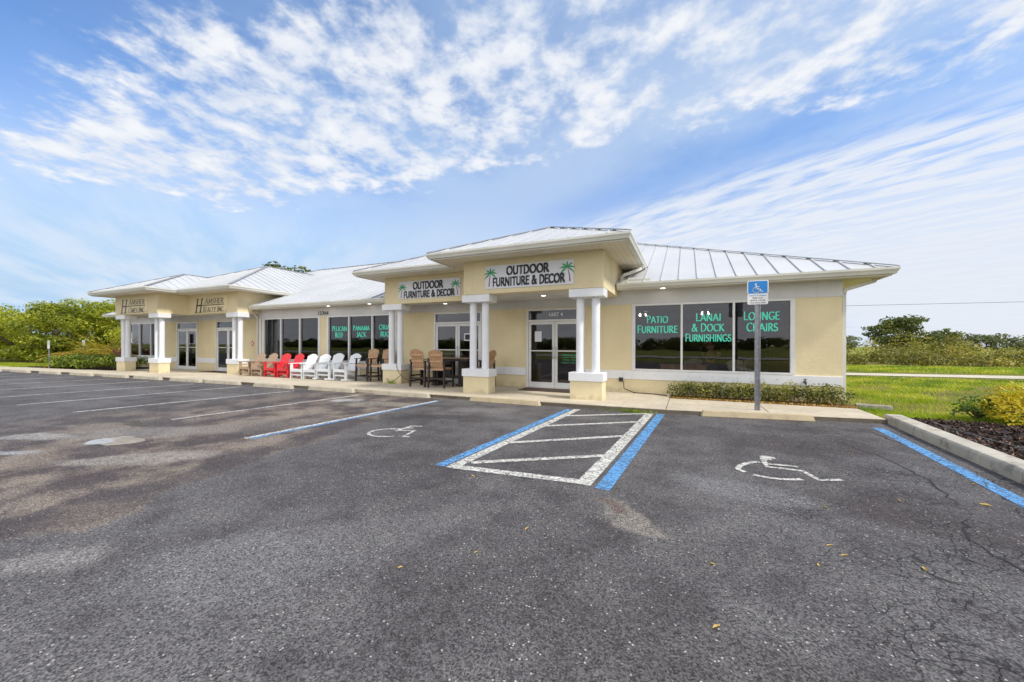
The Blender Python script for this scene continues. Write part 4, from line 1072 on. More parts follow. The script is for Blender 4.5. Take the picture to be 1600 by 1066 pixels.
# ------------------------------------------------------------------ signs on posts
def wheelchair_emblem(x, y, z, s):
    b = MB()
    def st_(pl, wd, k):
        P = [Vector((p[0], p[1])) for p in pl]
        for a, c in zip(P, P[1:]):
            d = (c-a).normalized(); n_ = Vector((-d.y, d.x))*wd/2; a2 = a-d*wd*.3; c2 = c+d*wd*.3
            b.poly([(x+v.x*s, y-.0002*k, z+v.y*s) for v in (a2-n_, c2-n_, c2+n_, a2+n_)])
    hd = [(-.08+.1*math.cos(R(30*i)), .86+.1*math.sin(R(30*i))) for i in range(12)]
    b.poly([(x+p*s, y, z+q_*s) for p, q_ in hd])
    st_([(-.07, .74), (-.04, .36), (.28, .36), (.42, .04), (.54, .08)], .11, 1); st_([(-.05, .58), (.22, .58)], .09, 2)
    st_([(-.05+.33*math.cos(R(a)), .24+.30*math.sin(R(a))) for a in range(115, 361, 20)], .08, 3)
    return b
def post_sign(loc, label, h, pw, ph, lower, big=False):
    t = empty('parking_sign', loc, 0, label, 'sign')
    x, y, z = loc
    b = MB()
    if big:   # U-channel post
        b.box(x-.042, x-.034, y-.02, y+.02, z, z+h*.985); b.box(x+.034, x+.042, y-.02, y+.02, z, z+h*.985); b.box(x-.033, x+.033, y+.012, y+.02, z, z+h*.985)
        b.box(x-.055, x-.043, y-.021, y-.014, z, z+h*.985); b.box(x+.043, x+.055, y-.021, y-.014, z, z+h*.985)
    else: b.box(x-.03, x+.03, y-.02, y+.02, z, z+h*.98)
    b.build('post', 'galv', t, bevel=.003)
    y -= .024
    if big:
        def rrect(x0, x1, z0, z1, r, yy):
            P = []
            for cx_, cz_, a in ((x1-r, z1-r, 0), (x0+r, z1-r, 90), (x0+r, z0+r, 180), (x1-r, z0+r, 270)):
                P += [(cx_+r*math.cos(R(a+i*15)), yy, cz_+r*math.sin(R(a+i*15))) for i in range(7)]
            return P
        zt = z+h; zm = zt-ph
        b = MB(); b.slab(rrect(x-pw/2, x+pw/2, zm, zt, .035, y), (0, -.004, 0)); p = b.build('upper_plate', 'silver', t)
        b = MB(); b.poly(rrect(x-pw/2+.018, x+pw/2-.018, zm+.006, zt-.018, .025, y-.0048)[::-1]); b.build('blue_field', 'signblue', p)
        wheelchair_emblem(x-.02, y-.0056, zm+.035, ph*.68).build('emblem', 'signwhite', p)
        b = MB(); b.slab(rrect(x-pw/2+.004, x+pw/2-.008, zm-lower, zm-.003, .03, y), (0, -.004, 0)); p = b.build('lower_plate', 'silver', t)
        rows = [('PARKING BY DISABLED', 'signblue', .36), ('PERMIT ONLY', 'black', .22), ('$250 FINE', 'black', .3), ('TOW-AWAY ZONE', 'black', .32)]
        for i, (tx, mm, wd) in enumerate(rows):
            zz = zm-.055-i*lower*.225
            text_mb(tx, x-wd*pw*1.15, x+wd*pw*1.15, zz, zz+lower*.12, y-.0052, bold=.02).build('lettering', mm, p)
    else:
        b = MB(); b.box(x-pw/2, x+pw/2, y-.004, y, z+h-ph, z+h); p = b.build('plate', 'silver', t, bevel=.003)
        b = MB(); b.box(x-pw/2+.02, x+pw/2-.02, y-.0052, y-.0044, z+h-ph*.55, z+h-.02); b.build('blue_field', 'signblue', p) if lower else b.build('faded_field', 'f_pale', p)
    return t
MT['f_pale'] = simple('faded_mint', (.50, .62, .56), .5)
post_sign((1.42, 9.98, -.012), 'tall blue and white wheelchair parking sign on a steel post beside the right hedge', 2.86, .40, .295, .235, True)
post_sign((-32.9, 9.15, 0), 'small pale sign on a post at the left end of the low hedge', 1.56, .32, .45, 0)
post_sign((-35.6, 11.4, 0), 'small white sign on a post rising behind the low hedge', 1.62, .42, .34, 0)
post_sign((-27.55, 10.62, 0), 'small pale green sign on a post right behind the leftmost porch columns', 2.0, .42, .55, 0)

# ------------------------------------------------------------------ vegetation
def leaf_mesh(name, P, Nn, size, m, parent=None, aspect=.55, tone=None, seed=1):
    rg = np.random.default_rng(seed); n = len(P)
    rnd = rg.normal(size=(n, 3)); T = np.cross(Nn, rnd); T /= np.linalg.norm(T, axis=1)[:, None]+1e-9
    B = np.cross(Nn, T)
    s = (size if np.ndim(size) else np.full(n, size))*rg.uniform(.6, 1.35, n)
    L = T*s[:, None]; Wd = B*(s*aspect)[:, None]
    V = np.empty((n, 4, 3)); V[:, 0] = P-L*.5; V[:, 1] = P+Wd*.5-L*.05; V[:, 2] = P+L*.5; V[:, 3] = P-Wd*.5-L*.05
    off = np.array(WL[parent.name]) if parent is not None else np.zeros(3)
    V -= off
    me = bpy.data.meshes.new(name); me.vertices.add(n*4); me.vertices.foreach_set('co', V.ravel())
    me.loops.add(n*4); me.loops.foreach_set('vertex_index', np.arange(n*4, dtype=np.int32))
    me.polygons.add(n); me.polygons.foreach_set('loop_start', np.arange(0, n*4, 4, dtype=np.int32)); me.polygons.foreach_set('loop_total', np.full(n, 4, dtype=np.int32))
    me.update(calc_edges=True)
    a = me.attributes.new('tone', 'FLOAT', 'FACE')
    if tone is None: tone = rg.uniform(0, 1, n)
    a.data.foreach_set('value', np.clip(tone, 0, 1).astype(np.float32))
    me.materials.append(MT[m] if isinstance(m, str) else m)
    o = bpy.data.objects.new(name, me); col.objects.link(o)
    if parent is not None: o.parent = parent
    WL[o.name] = Vector(off)
    return o
def clump_pts(cl, dens, rg, shell=.55, spread=.30):
    """leaf positions and outward normals for ellipsoid clumps (x,y,z,rx,ry,rz)"""
    PP, NN, TT = [], [], []
    for (x, y, z, rx, ry, rz) in cl:
        k = max(8, int(dens*(rx*ry+ry*rz+rx*rz)*4))
        d = rg.normal(size=(k, 3)); d /= np.linalg.norm(d, axis=1)[:, None]
        r = (shell+(1-shell)*rg.uniform(0, 1, k)**.6)*rg.uniform(.82, 1.12, k)
        PP.append(np.array([x, y, z])+d*r[:, None]*np.array([rx, ry, rz]))
        nn = d*np.array([.7, .7, 1.])+np.array([0, 0, .35])+rg.normal(size=(k, 3))*.55
        NN.append(nn/np.linalg.norm(nn, axis=1)[:, None])
        TT.append(np.clip(rg.normal(.5+rg.uniform(-spread, spread), .13, k), 0, 1))
    return np.concatenate(PP), np.concatenate(NN), np.concatenate(TT)
def make_tree(name, loc, h, cr, label, cat, group, m, leaf, dens, trunk_h, nclump, seed, low=.0, flat=.55, csize=(.18, .34)):
    rg = np.random.default_rng(seed); rr = random.Random(seed)
    t = empty(name, loc, 0, label, cat, group); x, y, z = loc
    cl = []
    z0 = z+trunk_h*.7 if low == 0 else z+low
    for i in range(nclump):
        a = rg.uniform(0, 2*math.pi); u = rg.uniform(0, 1)
        zz = z0+(h-(z0-z))*u*.88
        prof_ = math.sin(math.pi*min(.98, .18+.74*u))**.6
        rad = cr*prof_*math.sqrt(rg.uniform(.08, 1))
        s_c = cr*rg.uniform(*csize)
        cl.append((x+math.cos(a)*rad, y+math.sin(a)*rad, zz+s_c*.25, s_c*rg.uniform(.9, 1.4), s_c*rg.uniform(.9, 1.4), s_c*flat*rg.uniform(.8, 1.3)))
    P, Nn, T = clump_pts(cl, dens, rg)
    keep = P[:, 2] > z+.05; P, Nn, T = P[keep], Nn[keep], T[keep]
    leaf_mesh('crown', P, Nn, leaf, m, t, tone=T, seed=seed)
    b = MB(); tr = max(.06, h*.028)
    b.tube([(x, y, z-.05), (x+rr.uniform(-.1, .1), y, z+trunk_h*.5), (x+rr.uniform(-.15, .15), y+rr.uniform(-.1, .1), z+trunk_h), (x+rr.uniform(-.3, .3), y, z+h*.8)], [tr*1.3, tr, tr*.85, tr*.2], 8)
    for c in cl[::max(1, len(cl)//9)]:
        b.tube([(x, y, z+trunk_h*rr.uniform(.6, 1.1)), ((x+c[0])/2, (y+c[1])/2, z+trunk_h+(c[2]-z-trunk_h)*.35), (c[0], c[1], c[2])], [tr*.6, tr*.4, tr*.1], 6)
    b.build('trunk', 'bark', t, smooth=True)
    return t
# dense trees left of the building
GL_ = 'dense green trees beyond the left end of the building'
LT = [((-52, 9.6, -.05), 4.9, 3.3, 'bright green tree cut by the left edge of the photo'), ((-47.5, 12.2, -.05), 4.6, 2.9, 'bright green tree right of the one cut by the left edge'), ((-43.5, 12.6, -.05), 4.75, 2.8, 'bright green tree above the first small sign post'),
      ((-41.3, 15.6, -.05), 5.0, 2.8, 'bright green tree in the middle of the left thicket, above the yellowing fronds'), ((-38.6, 16.6, -.05), 4.4, 2.6, 'bright green tree partly hidden by the far left porch'), ((-36.4, 15.6, -.05), 3.5, 2.2, 'lower green tree behind the far left porch columns'),
      ((-50, 16, -.05), 5.3, 3.2, 'green tree in the back row of the left thicket'), ((-59, 12, -.05), 5.4, 3.6, 'green tree furthest left in the thicket')]
for i, (lc, h, cr, lb) in enumerate(LT):
    make_tree('broadleaf_tree', lc, h, cr, lb, 'tree', GL_, 'f_lush', .19, 34, 1.0, 46, 20+i, low=.25, flat=.6)
# tree top behind the roof
make_tree('oak_tree', (-42.6, 31, -.1), 11.9, 4.2, 'dark oak whose top shows above the white roof ridge', 'tree', None, 'f_oak', .42, 7.5, 5.5, 40, 41, flat=.5, csize=(.15, .28))
# right background
make_tree('oak_tree', (30.5, 80, -.1), 5.9, 4.1, 'broad dark oak standing above the scrub at the right', 'tree', None, 'f_oak', .40, 11, 1.8, 44, 52, flat=.5, csize=(.2, .34))
make_tree('oak_tree', (36.5, 82, -.1), 4.3, 2.4, 'smaller dark tree leaning against the broad oak', 'tree', None, 'f_oak', .36, 12, 1.4, 26, 53)
make_tree('round_tree', (28.2, 96, -.1), 3.6, 3.1, 'round dark tree far behind the building corner', 'tree', None, 'f_far', .36, 10, 1.4, 26, 54)
for i, (x, y, h, cr) in enumerate([(62, 160, 4.6, 5), (72, 168, 5.4, 7), (86, 172, 5.2, 7), (98, 170, 5.0, 7), (112, 172, 5.2, 8), (126, 170, 5.4, 8), (142, 172, 5.6, 8), (160, 174, 5.6, 9)]):
    make_tree('round_tree', (x, y, -.1), h, cr, 'grey-green tree in the far row on the right horizon', 'tree', 'far row of trees on the right horizon', 'f_far', .85, 2.0, 1.5, 26, 60+i, low=.3)
# rough scrub across the field: nobody could count it
rg = np.random.default_rng(5); cl = []
for i in range(330):
    t_ = rg.uniform(0, 1); x = 6+t_*85; d = rg.uniform(0, 1)
    y = 36+x*.26+d*16; s_c = rg.uniform(.45, 1.05)
    hh_ = rg.uniform(.4, 1.75)*(.5+.7*d)
    hh_ *= 1.25; cl.append((x, y, hh_*.5, s_c*1.5, s_c*1.2, hh_*.75))
for i in range(110):
    x = rg.uniform(6, 85); y = 34.2+x*.25+rg.uniform(0, 2.5); cl.append((x, y, .2, rg.uniform(.5, 1.2), .6, rg.uniform(.25, .6)))
P, Nn, T = clump_pts(cl, 26, rg, .75, .40); k = P[:, 2] > -.1
o = leaf_mesh('scrub', P[k], Nn[k], .19, 'f_scrub', None, tone=T[k], seed=9); tag(o, 'rough green and brown scrub across the field beyond the trail', 'scrub', kind='stuff')
# tree belt across the road behind the camera (seen in the windows)
cl = []
for i in range(420):
    x = rg.uniform(-190, 150); cl.append((x, -112+rg.uniform(-8, 8), rg.uniform(.3, 3.0), rg.uniform(2, 4.5), 2, rg.uniform(1, 1.9)))
P, Nn, T = clump_pts(cl, 2.4, rg); k = P[:, 2] > -.1
o = leaf_mesh('far_woods', P[k], Nn[k], .95, 'f_oak', None, tone=T[k], seed=10); tag(o, 'dark belt of trees across the road, mirrored in the shop windows', 'woods', kind='stuff')
# clipped hedge in front of the right windows
rg = np.random.default_rng(11); cl = []
for i in range(46):
    x = -.30+i*.082+rg.uniform(-.03, .03); s_c = rg.uniform(.17, .24)
    cl.append((x, 11.60+rg.uniform(-.12, .14), (.27 if i % 2 else .18)+rg.uniform(-.04, .07), s_c, s_c, s_c*.95))
t = empty('hedge', (1.6, 11.6, 0), 0, 'low clipped yellow-green hedge under the right shop windows', 'hedge')
P, Nn, T = clump_pts(cl, 260, rg, .7); k = P[:, 2] > 0
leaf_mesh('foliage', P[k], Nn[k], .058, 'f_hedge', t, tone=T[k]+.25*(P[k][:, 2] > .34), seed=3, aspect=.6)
b = MB(); rr = random.Random(2)
for i in range(22):
    x = -.2+i*.17; b.tube([(x, 11.6, -.02), (x+rr.uniform(-.06, .06), 11.6+rr.uniform(-.08, .08), .22)], [.012, .006], 5)
b.build('stems', 'bark', t)
# low hedge at the left
cl = []
for i in range(70):
    u = rg.uniform(0, 1); x = -33.6+u*6.1; s_c = rg.uniform(.22, .38)
    cl.append((x, 9.75+.09*(x+30)+rg.uniform(-.3, .5), .30+rg.uniform(-.1, .25)+.12*u, s_c*1.2, s_c, s_c*.8))
t = empty('hedge', (-30.5, 9.9, 0), 0, 'low dark green spreading hedge left of the far left porch', 'hedge')
P, Nn, T = clump_pts(cl, 75, rg, .6); k = P[:, 2] > 0
leaf_mesh('foliage', P[k], Nn[k], .12, 'f_low', t, tone=T[k], seed=4)
b = MB()
for i in range(18): b.tube([(-33+i*.33, 9.85, 0), (-33+i*.33+.1, 9.9, .4)], [.02, .008], 5)
b.build('stems', 'bark', t)
def bush(name, loc, r, h, m, leaf, dens, label, cat, seed, n=22, aspect=.5):
    rg = np.random.default_rng(seed); x, y, z = loc; t = empty(name, loc, 0, label, cat); cl = []
    for i in range(n):
        a = rg.uniform(0, 6.28); u = math.sqrt(rg.uniform(0, 1)); s_c = r*rg.uniform(.2, .36)
        cl.append((x+math.cos(a)*r*.75*u, y+math.sin(a)*r*.75*u, z+h*(.2+.62*rg.uniform(0, 1)*(1-.45*u*u)), s_c, s_c, s_c*.9))
    P, Nn, T = clump_pts(cl, dens, rg, .4); k = P[:, 2] > z
    leaf_mesh('foliage', P[k], Nn[k], leaf, m, t, tone=T[k], seed=seed, aspect=aspect)
    b = MB(); rr = random.Random(seed)
    for c in cl[:10]: b.tube([(x+rr.uniform(-.06, .06), y, z-.03), ((x+c[0])/2, (y+c[1])/2, z+h*.3), (c[0], c[1], c[2])], [.018, .012, .004], 5)
    b.build('stems', 'bark', t); return t
bush('yellow_bush', (5.78, 10.35, -.03), .76, .86, 'f_croton', .075, 210, 'bright yellow leafy bush in the dark mulch at the right edge', 'bush', 71, 26, .42)
bush('green_bush', (5.18, 10.62, -.03), .45, .58, 'f_green', .07, 170, 'small dark green bush against the left side of the yellow bush', 'bush', 72, 18, .5)
bush('green_bush', (-29.0, 11.35, 0), .7, .85, 'f_low', .12, 60, 'small dark bush under the far left window between the porch columns', 'bush', 73)
bush('plum_bush', (-31.2, 11.6, 0), .85, 1.35, 'f_plum', .14, 45, 'dusky pink-brown bush beside the leftmost porch columns', 'bush', 74)
# fronds
def frond_plant(loc, n, L, label, seed):
    rr = random.Random(seed); x, y, z = loc; t = empty('palm_plant', loc, 0, label, 'palm', 'yellowing fronds behind the low hedge')
    P, Nn, T, S = [], [], [], []; b = MB()
    for i in range(n):
        a = rr.uniform(0, 6.28); el = rr.uniform(.45, 1.35); Lf = L*rr.uniform(.7, 1.1); pts = []
        for k in range(15):
            s = k/14; h = math.sin(el)*Lf*s-.75*Lf*s*s*(1.2-el*.55); r = math.cos(el)*Lf*s+.2*Lf*s*s
            p = Vector((x+math.cos(a)*r, y+math.sin(a)*r, max(z+.02, z+.25+h))); pts.append(p)
        b.tube(pts[::2], [.02, .018, .016, .013, .01, .008, .006, .004], 4)
        tn = rr.uniform(0, 1)
        for k in range(2, 15):
            d = (pts[k]-pts[k-1]).normalized(); sd_ = d.cross(Vector((0, 0, 1))).normalized()
            for s in (-1, 1):
                for j in range(2):
                    q_ = pts[k]+d*.03*j+sd_*s*.13+Vector((0, 0, -.05)); P.append(q_); Nn.append((sd_*s+d*.8, d)); T.append(tn+rr.uniform(-.15, .15))
    # narrow leaflets as long quads
    mb = MB(); ton = []
    for p, (dr, d), tt in zip(P, Nn, T):
        dr = (dr+Vector((0, 0, -.3))).normalized(); q_ = Vector(p); wv = dr.cross(Vector((0, 0, 1))).normalized()*.026
        a0 = q_-dr*.13; a1 = q_+dr*.16; mb.add([a0-wv*.6, q_-wv, a1, q_+wv], [(0, 1, 2, 3)]); ton.append(tt)
    o = mb.build('fronds', 'f_frond', t)
    at = o.data.attributes.new('tone', 'FLOAT', 'FACE'); at.data.foreach_set('value', np.clip(np.array(ton), 0, 1).astype(np.float32))
    b.build('stalks', 'f_frond', t); o2 = t.children[-1]
    at = o2.data.attributes.new('tone', 'FLOAT', 'FACE'); at.data.foreach_set('value', np.full(len(o2.data.polygons), .3, dtype=np.float32))
for i, (x, y, n, L, lb) in enumerate([(-35.6, 12.6, 26, 2.0, 'yellowing frond plant at the left, between the two small signs'), (-33.6, 12.6, 30, 2.5, 'tallest yellowing frond plant, behind the small white sign'), (-31.9, 12.9, 26, 2.0, 'yellowing frond plant beside the dusky pink bush')]):
    frond_plant((x+.2, y-1.0, 0), n+10, L*1.25, lb, 80+i)
# grass blades
def blades(name, n, region, z, hgt, wd, label, seed, tonef=None):
    rg = np.random.default_rng(seed); P = region(n, rg); n = len(P)
    a = rg.uniform(0, 6.28, n); h = hgt*rg.uniform(.5, 1.3, n)
    dist = np.maximum(1, P[:, 1]/12); wv = np.stack([np.cos(a), np.sin(a), np.zeros(n)], 1)*(wd*dist)[:, None]
    ln = np.stack([np.cos(a+1.3), np.sin(a+1.3), np.zeros(n)], 1)*(h*rg.uniform(.2, .9, n))[:, None]
    V = np.empty((n, 3, 3)); base = np.concatenate([P, np.full((n, 1), z)], 1)
    V[:, 0] = base-wv; V[:, 1] = base+wv; V[:, 2] = base+ln; V[:, 2, 2] += h
    me = bpy.data.meshes.new(name); me.vertices.add(n*3); me.vertices.foreach_set('co', V.ravel())
    me.loops.add(n*3); me.loops.foreach_set('vertex_index', np.arange(n*3, dtype=np.int32))
    me.polygons.add(n); me.polygons.foreach_set('loop_start', np.arange(0, n*3, 3, dtype=np.int32)); me.polygons.foreach_set('loop_total', np.full(n, 3, dtype=np.int32))
    me.update(calc_edges=True)
    at = me.attributes.new('tone', 'FLOAT', 'FACE'); tn = rg.normal(.5, .2, n)+.30*np.sin(P[:, 0]*1.3+np.sin(P[:, 1]*1.7)*1.5)+.22*np.sin(P[:, 0]*3.1-P[:, 1]*2.3+2*np.sin(P[:, 0]*.7))
    at.data.foreach_set('value', np.clip(tn, 0, 1).astype(np.float32)); me.materials.append(MT['grass'])
    o = bpy.data.objects.new(name, me); col.objects.link(o); WL[o.name] = Vector((0, 0, 0)); return tag(o, label, 'grass', kind='stuff')
def reg_right(n, rg):
    y = 10.2+(rg.uniform(0, 1, n)**1.7)*13.5; x = 3.6+rg.uniform(0, 1, n)*(y*1.0-2.5)
    P = np.stack([x, y], 1); keep = ~((x > 3.6) & (x < 7.4) & (y < 10.35-.08*np.maximum(0, x-5))) & (y < 24.0+.105*(x-3.6))
    bare = np.sin(x*.9+1.2)*np.sin(y*.8+x*.2)+.5*np.sin(x*2.3-y*1.4) > .30
    bare &= (P[:, 1] > 11.2) & (P[:, 1] < 20)
    keep &= ~(bare & (rg.uniform(0, 1, n) < .85))
    return P[keep]
blades('lawn_grass', 90000, reg_right, -.05, .075, .007, 'bright green lawn grass right of the building', 91)
def reg_left(n, rg):
    x = -60+rg.uniform(0, 1, n)*24.5; y = 8.6+.10*(x+36)+rg.uniform(0, 1, n)*2.6; return np.stack([x, y], 1)
blades('lawn_grass', 26000, reg_left, -.03, .10, .012, 'strip of green grass at the far left by the thicket', 92)
def reg_far(n, rg):
    x = 6+rg.uniform(0, 1, n)*60; y = 28.2+.12*(x-8)+rg.uniform(0, 1, n)*8; return np.stack([x, y], 1)
blades('field_grass', 50000, reg_far, -.1, .16, .012, 'strip of rough field grass between the trail and the scrub', 93)
def reg_weed(n, rg):
    x = -1.15+rg.normal(0, .28, n); y = 9.08+rg.normal(0, .03, n)+.03*x; return np.stack([x, y], 1)
blades('weeds', 260, reg_weed, ZL, .09, .005, 'weeds growing in the gutter joint beside the hatched aisle', 94)
def reg_weed2(n, rg):
    return np.stack([-9.72+rg.normal(0, .1, n), 10.9+rg.normal(0, .03, n)], 1)
blades('weeds', 90, reg_weed2, 0, .12, .006, 'tuft of weeds at the foot of the porch pedestal', 95)
# mulch chips
def in_poly(P, poly):
    x, y = P[:, 0], P[:, 1]; ins = np.zeros(len(P), bool)
    for (x0, y0), (x1, y1) in zip(poly, poly[1:]+poly[:1]):
        c = ((y0 > y) != (y1 > y)) & (x < (x1-x0)*(y-y0)/((y1-y0) if y1 != y0 else 1e-9)+x0); ins ^= c
    return ins
rg = np.random.default_rng(21); P = np.stack([rg.uniform(3.3, 7.4, 16000), rg.uniform(3, 10.3, 16000)], 1); P = P[in_poly(P, mulch_poly)]
n = len(P); P3 = np.concatenate([P, rg.uniform(-.02, .02, (n, 1))], 1); Nn = rg.normal(size=(n, 3))*.6+np.array([0, 0, 1.]); Nn /= np.linalg.norm(Nn, axis=1)[:, None]
o = leaf_mesh('mulch_chips', P3, Nn, .075, 'chips', None, aspect=.35, tone=rg.uniform(0, 1, n)**2.2, seed=8); tag(o, 'dark brown bark mulch behind the kerb', 'mulch', kind='stuff')
b = MB(); b.tube([(4.1, 9.6, .03), (4.0, 8.9, .05), (4.12, 8.6, .02), (4.05, 8.0, .05), (4.2, 7.4, .03), (4.15, 6.8, .02)], .008, 5); o = b.build('irrigation_tube', 'galv', None, True); tag(o, 'thin grey tube lying across the dark mulch', 'tube')
# litter strip chips under the hedge
n = 900; P3 = np.stack([rg.uniform(-.4, 3.55, n), rg.uniform(11.2, 11.5, n), rg.uniform(-.002, .02, n)], 1); Nn = rg.normal(size=(n, 3))*.4+np.array([0, 0, 1.]); Nn /= np.linalg.norm(Nn, axis=1)[:, None]
o = leaf_mesh('dead_leaves', P3, Nn, .05, 'dryleaf', None, aspect=.5, tone=rg.uniform(0, .7, n), seed=12); tag(o, 'brown leaf litter along the foot of the right hedge', 'leaf litter', kind='stuff')
# fallen leaves on the asphalt
lf = None; rr = random.Random(8)
for (x, y, s) in [(-1.19, 2.94, .06), (.17, 3.0, .05), (.15, 2.34, .06), (.83, 3.29, .05), (1.04, 3.52, .06), (1.47, 3.53, .06), (2.89, 5.95, .07), (-1.39, 2.45, .045), (-1.76, 2.07, .04), (2.59, 5.2, .09), (-2.22, 3.85, .06), (3.36, 10.0, .08), (3.42, 9.95, .07), (1.19, 4.5, .06), (.99, 3.65, .06), (3.3, 9.98, .07), (2.1, 6.9, .06), (1.9, 5.0, .05)]:
    if lf is None:
        mb = MB(); mb.add([(-.5, 0, .02), (-.15, .16, .10), (.25, .13, .06), (.5, 0, .14), (.25, -.13, .10), (-.15, -.16, .16), (0, 0, 0.0)], [(0, 6, 1), (1, 6, 2), (2, 6, 3), (3, 6, 4), (4, 6, 5), (5, 6, 0)])
        lf = mb.build('fallen_leaf', 'dryleaf'); at = lf.data.attributes.new('tone', 'FLOAT', 'FACE'); at.data.foreach_set('value', np.full(6, .7, dtype=np.float32)); o = lf
    else: o = lf.copy(); col.objects.link(o)
    o.location = (x, y, ZL+.003); o.scale = (s, s, s); o.rotation_euler = (0, 0, rr.uniform(0, 6.28))
    tag(o, 'dry yellow leaf lying on the dark asphalt', 'leaf', 'fallen leaves on the asphalt')
# young tree whose twig reaches in at the right
t = empty('young_tree', (5.35, 4.9, -.03), 0, 'bare young tree at the right edge, one twig with dry red buds in view', 'tree')
b = MB(); b.tube([(5.35, 4.9, -.03), (5.33, 4.95, 1.2), (5.3, 5.0, 2.4), (5.35, 5.05, 3.4)], [.035, .028, .02, .008], 8); b.build('trunk', 'bark', t, smooth=True)
b = MB()
tw = [(5.3, 5.0, 2.45), (5.2, 5.25, 2.62), (5.05, 5.5, 2.80), (4.90, 5.70, 2.93)]
b.tube(tw, [.009, .007, .005, .003], 6)
b.tube([(4.97, 5.60, 2.87), (4.97, 5.70, 2.96), (5.02, 5.75, 3.02)], [.003, .0025, .002], 5); b.tube([(4.90, 5.70, 2.93), (4.86, 5.75, 3.02)], [.003, .002], 5)
b.tube([(5.33, 4.95, 1.7), (5.6, 4.7, 2.2), (5.8, 4.6, 2.9)], [.012, .008, .004], 6)
b.build('branch', 'bark', t, smooth=True)
b = MB()
for p in ((5.02, 5.75, 3.03), (4.86, 5.75, 3.03), (4.93, 5.68, 2.99)): b.tube([(p[0]-.02, p[1], p[2]-.006), p, (p[0]+.02, p[1], p[2]+.008)], [.003, .009, .002], 6)
b.build('buds', 'trunkred', t)
# overhead wire beyond the field
b = MB(); P = []
for i in range(25):
    u = i/24; P.append((-30+u*230, 60+u*24, 6.75+.6*(2*u-1)**2*0+.5*(u-.4)**2))
b.tube(P, .022, 5); o = b.build('power_line', 'dark', None); tag(o, 'thin overhead power line crossing the sky at the right', 'power line')

# ------------------------------------------------------------------ things inside the shop, behind the glass
def fan(x, y, label):
    t = empty('ceiling_fan', (x, y, 2.9), 0, label, 'ceiling fan', 'lit ceiling fans inside the shop')
    b = MB(); b.tube([(x, y, 2.9), (x, y, 2.72)], .02, 8); b.tube([(x, y, 2.74), (x, y, 2.62)], .10, 14); b.build('motor', 'dark', t)
    for k in range(5):
        a = k*1.2566+.3; b = MB(); b.bar((x+.1*math.cos(a), y+.1*math.sin(a), 2.68), (x+.68*math.cos(a), y+.68*math.sin(a), 2.69), .13, .012); b.build('blade', 'darkbrown', t)
    for k in range(3):
        a = k*2.094; b = MB(); b.tube([(x+.12*math.cos(a), y+.12*math.sin(a), 2.62), (x+.15*math.cos(a), y+.15*math.sin(a), 2.53)], [.014, .024], 10); b.build('lamp', 'bulb', t)
fan(.57, 15.5, 'lit ceiling fan behind the middle pane of the right window'); fan(-1.56, 15.5, 'lit ceiling fan behind the left pane of the right window')
t = empty('display_chest', (-.1, 12.75, 0), 0, 'long pale wooden chest inside the right window', 'chest')
b = MB(); b.box(-.72, .52, 12.55, 13.0, .03, .80); b.build('body', 'wood', t, bevel=.008)
b = MB(); b.box(-.75, .55, 12.53, 13.02, .802, .84); b.build('lid', 'wood', t, bevel=.006)
for i, (x, y, rz, lb) in enumerate([(1.55, 13.0, .5, 'white slatted chair inside the right pane of the right window'), (.05, 13.7, -.4, 'white slatted chair inside, behind the wooden chest'), (2.15, 13.9, .9, 'white slatted chair deep inside the right pane')]):
    c = copy_tree(c5_); c['label'] = lb; c['group'] = 'white chairs inside the shop'; put(c, x, y, rz, .005)

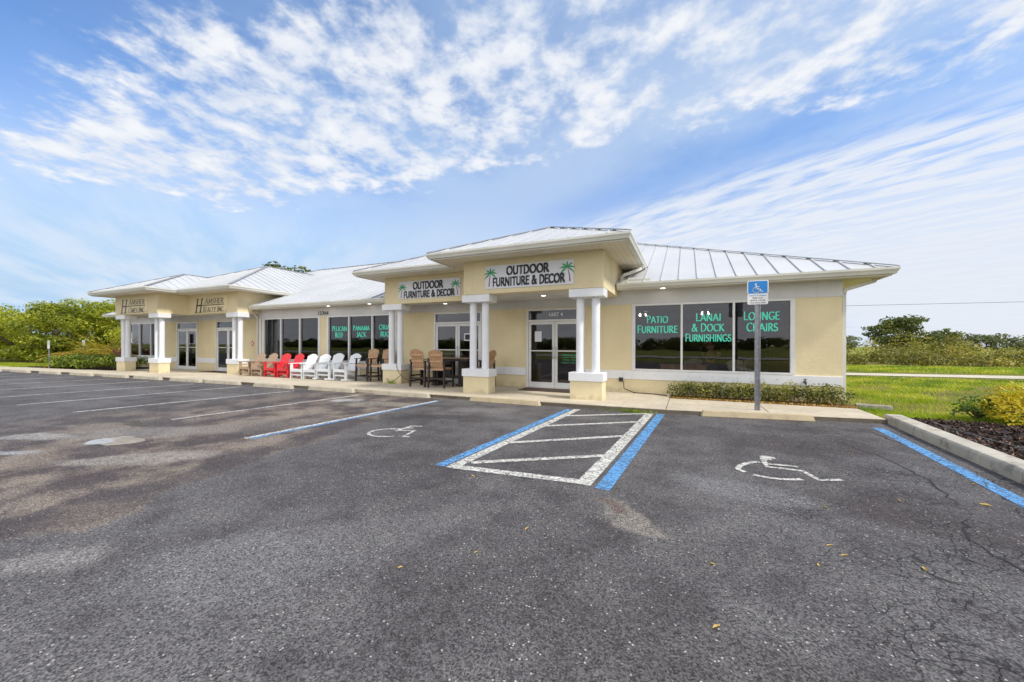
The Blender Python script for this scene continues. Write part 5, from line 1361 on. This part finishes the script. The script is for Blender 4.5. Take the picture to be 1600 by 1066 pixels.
# person standing inside, leaning forward a little, hands together in front
def skin_body(name, pts, edges, rad, m, parent):
    me = bpy.data.meshes.new(name); L = WL[parent.name]
    me.from_pydata([(p[0]-L.x, p[1]-L.y, p[2]-L.z) for p in pts], edges, []); me.materials.append(MT[m])
    o = bpy.data.objects.new(name, me); col.objects.link(o); o.parent = parent; WL[o.name] = L
    md = o.modifiers.new('skin', 'SKIN'); md.use_smooth_shade = True
    for v, r_ in zip(me.skin_vertices[0].data, rad): v.radius = (r_, r_)
    me.skin_vertices[0].data[0].use_root = True
    sb = o.modifiers.new('sub', 'SUBSURF'); sb.levels = 2; sb.render_levels = 2
    return o
px, py = .66, 13.45
t = empty('person', (px, py, .005), 0, 'person in a black shirt and grey trousers standing inside, seen through the middle pane', 'person')
J = [(0, 0, .88), (.01, 0, 1.05), (.0, -.02, 1.25), (-.02, -.05, 1.36), (-.03, -.08, 1.42), (-.03, -.10, 1.50), (-.03, -.11, 1.58),
     (-.18, -.04, 1.33), (-.22, -.12, 1.10), (-.02, -.30, 1.06), (.15, -.04, 1.33), (.27, -.10, 1.12), (.14, -.32, 1.09),
     (-.09, 0, .82), (-.10, -.01, .46), (-.11, .02, .08), (-.11, -.13, .03), (.09, 0, .82), (.13, -.02, .46), (.15, .02, .08), (.16, -.13, .03),
     (.05, -.36, 1.08), (.20, -.38, 1.11)]
Ed = [(0, 1), (1, 2), (2, 3), (3, 4), (4, 5), (5, 6), (3, 7), (7, 8), (8, 9), (3, 10), (10, 11), (11, 12), (0, 13), (13, 14), (14, 15), (15, 16), (0, 17), (17, 18), (18, 19), (19, 20), (9, 21), (12, 22)]
Rd = [.13, .125, .14, .09, .05, .085, .075, .06, .045, .034, .06, .045, .034, .085, .06, .042, .035, .085, .06, .042, .035, .03, .03]
skin_body('body', [(px+a, py+b_, c+.005) for a, b_, c in J], Ed, Rd, 'skin', t)
J2 = [(0, 0, .92), (.01, 0, 1.05), (.0, -.02, 1.25), (-.02, -.05, 1.35), (-.18, -.04, 1.33), (-.22, -.10, 1.17), (.15, -.04, 1.33), (.25, -.08, 1.18)]
skin_body('shirt', [(px+a, py+b_, c+.005) for a, b_, c in J2], [(0, 1), (1, 2), (2, 3), (3, 4), (4, 5), (3, 6), (6, 7)], [.145, .14, .155, .10, .078, .062, .078, .062], 'shirt', t)
J3 = [(0, 0, .90), (-.09, 0, .82), (-.10, -.01, .46), (-.11, .02, .10), (.09, 0, .82), (.13, -.02, .46), (.15, .02, .10)]
skin_body('trousers', [(px+a, py+b_, c+.005) for a, b_, c in J3], [(0, 1), (1, 2), (2, 3), (0, 4), (4, 5), (5, 6)], [.145, .10, .078, .065, .10, .078, .065], 'trousers', t)
skin_body('hair', [(px-.03, py-.06, 1.60), (px-.03, py-.03, 1.53), (px-.03, py-.09, 1.645)], [(0, 1), (0, 2)], [.082, .072, .05], 'hair', t)
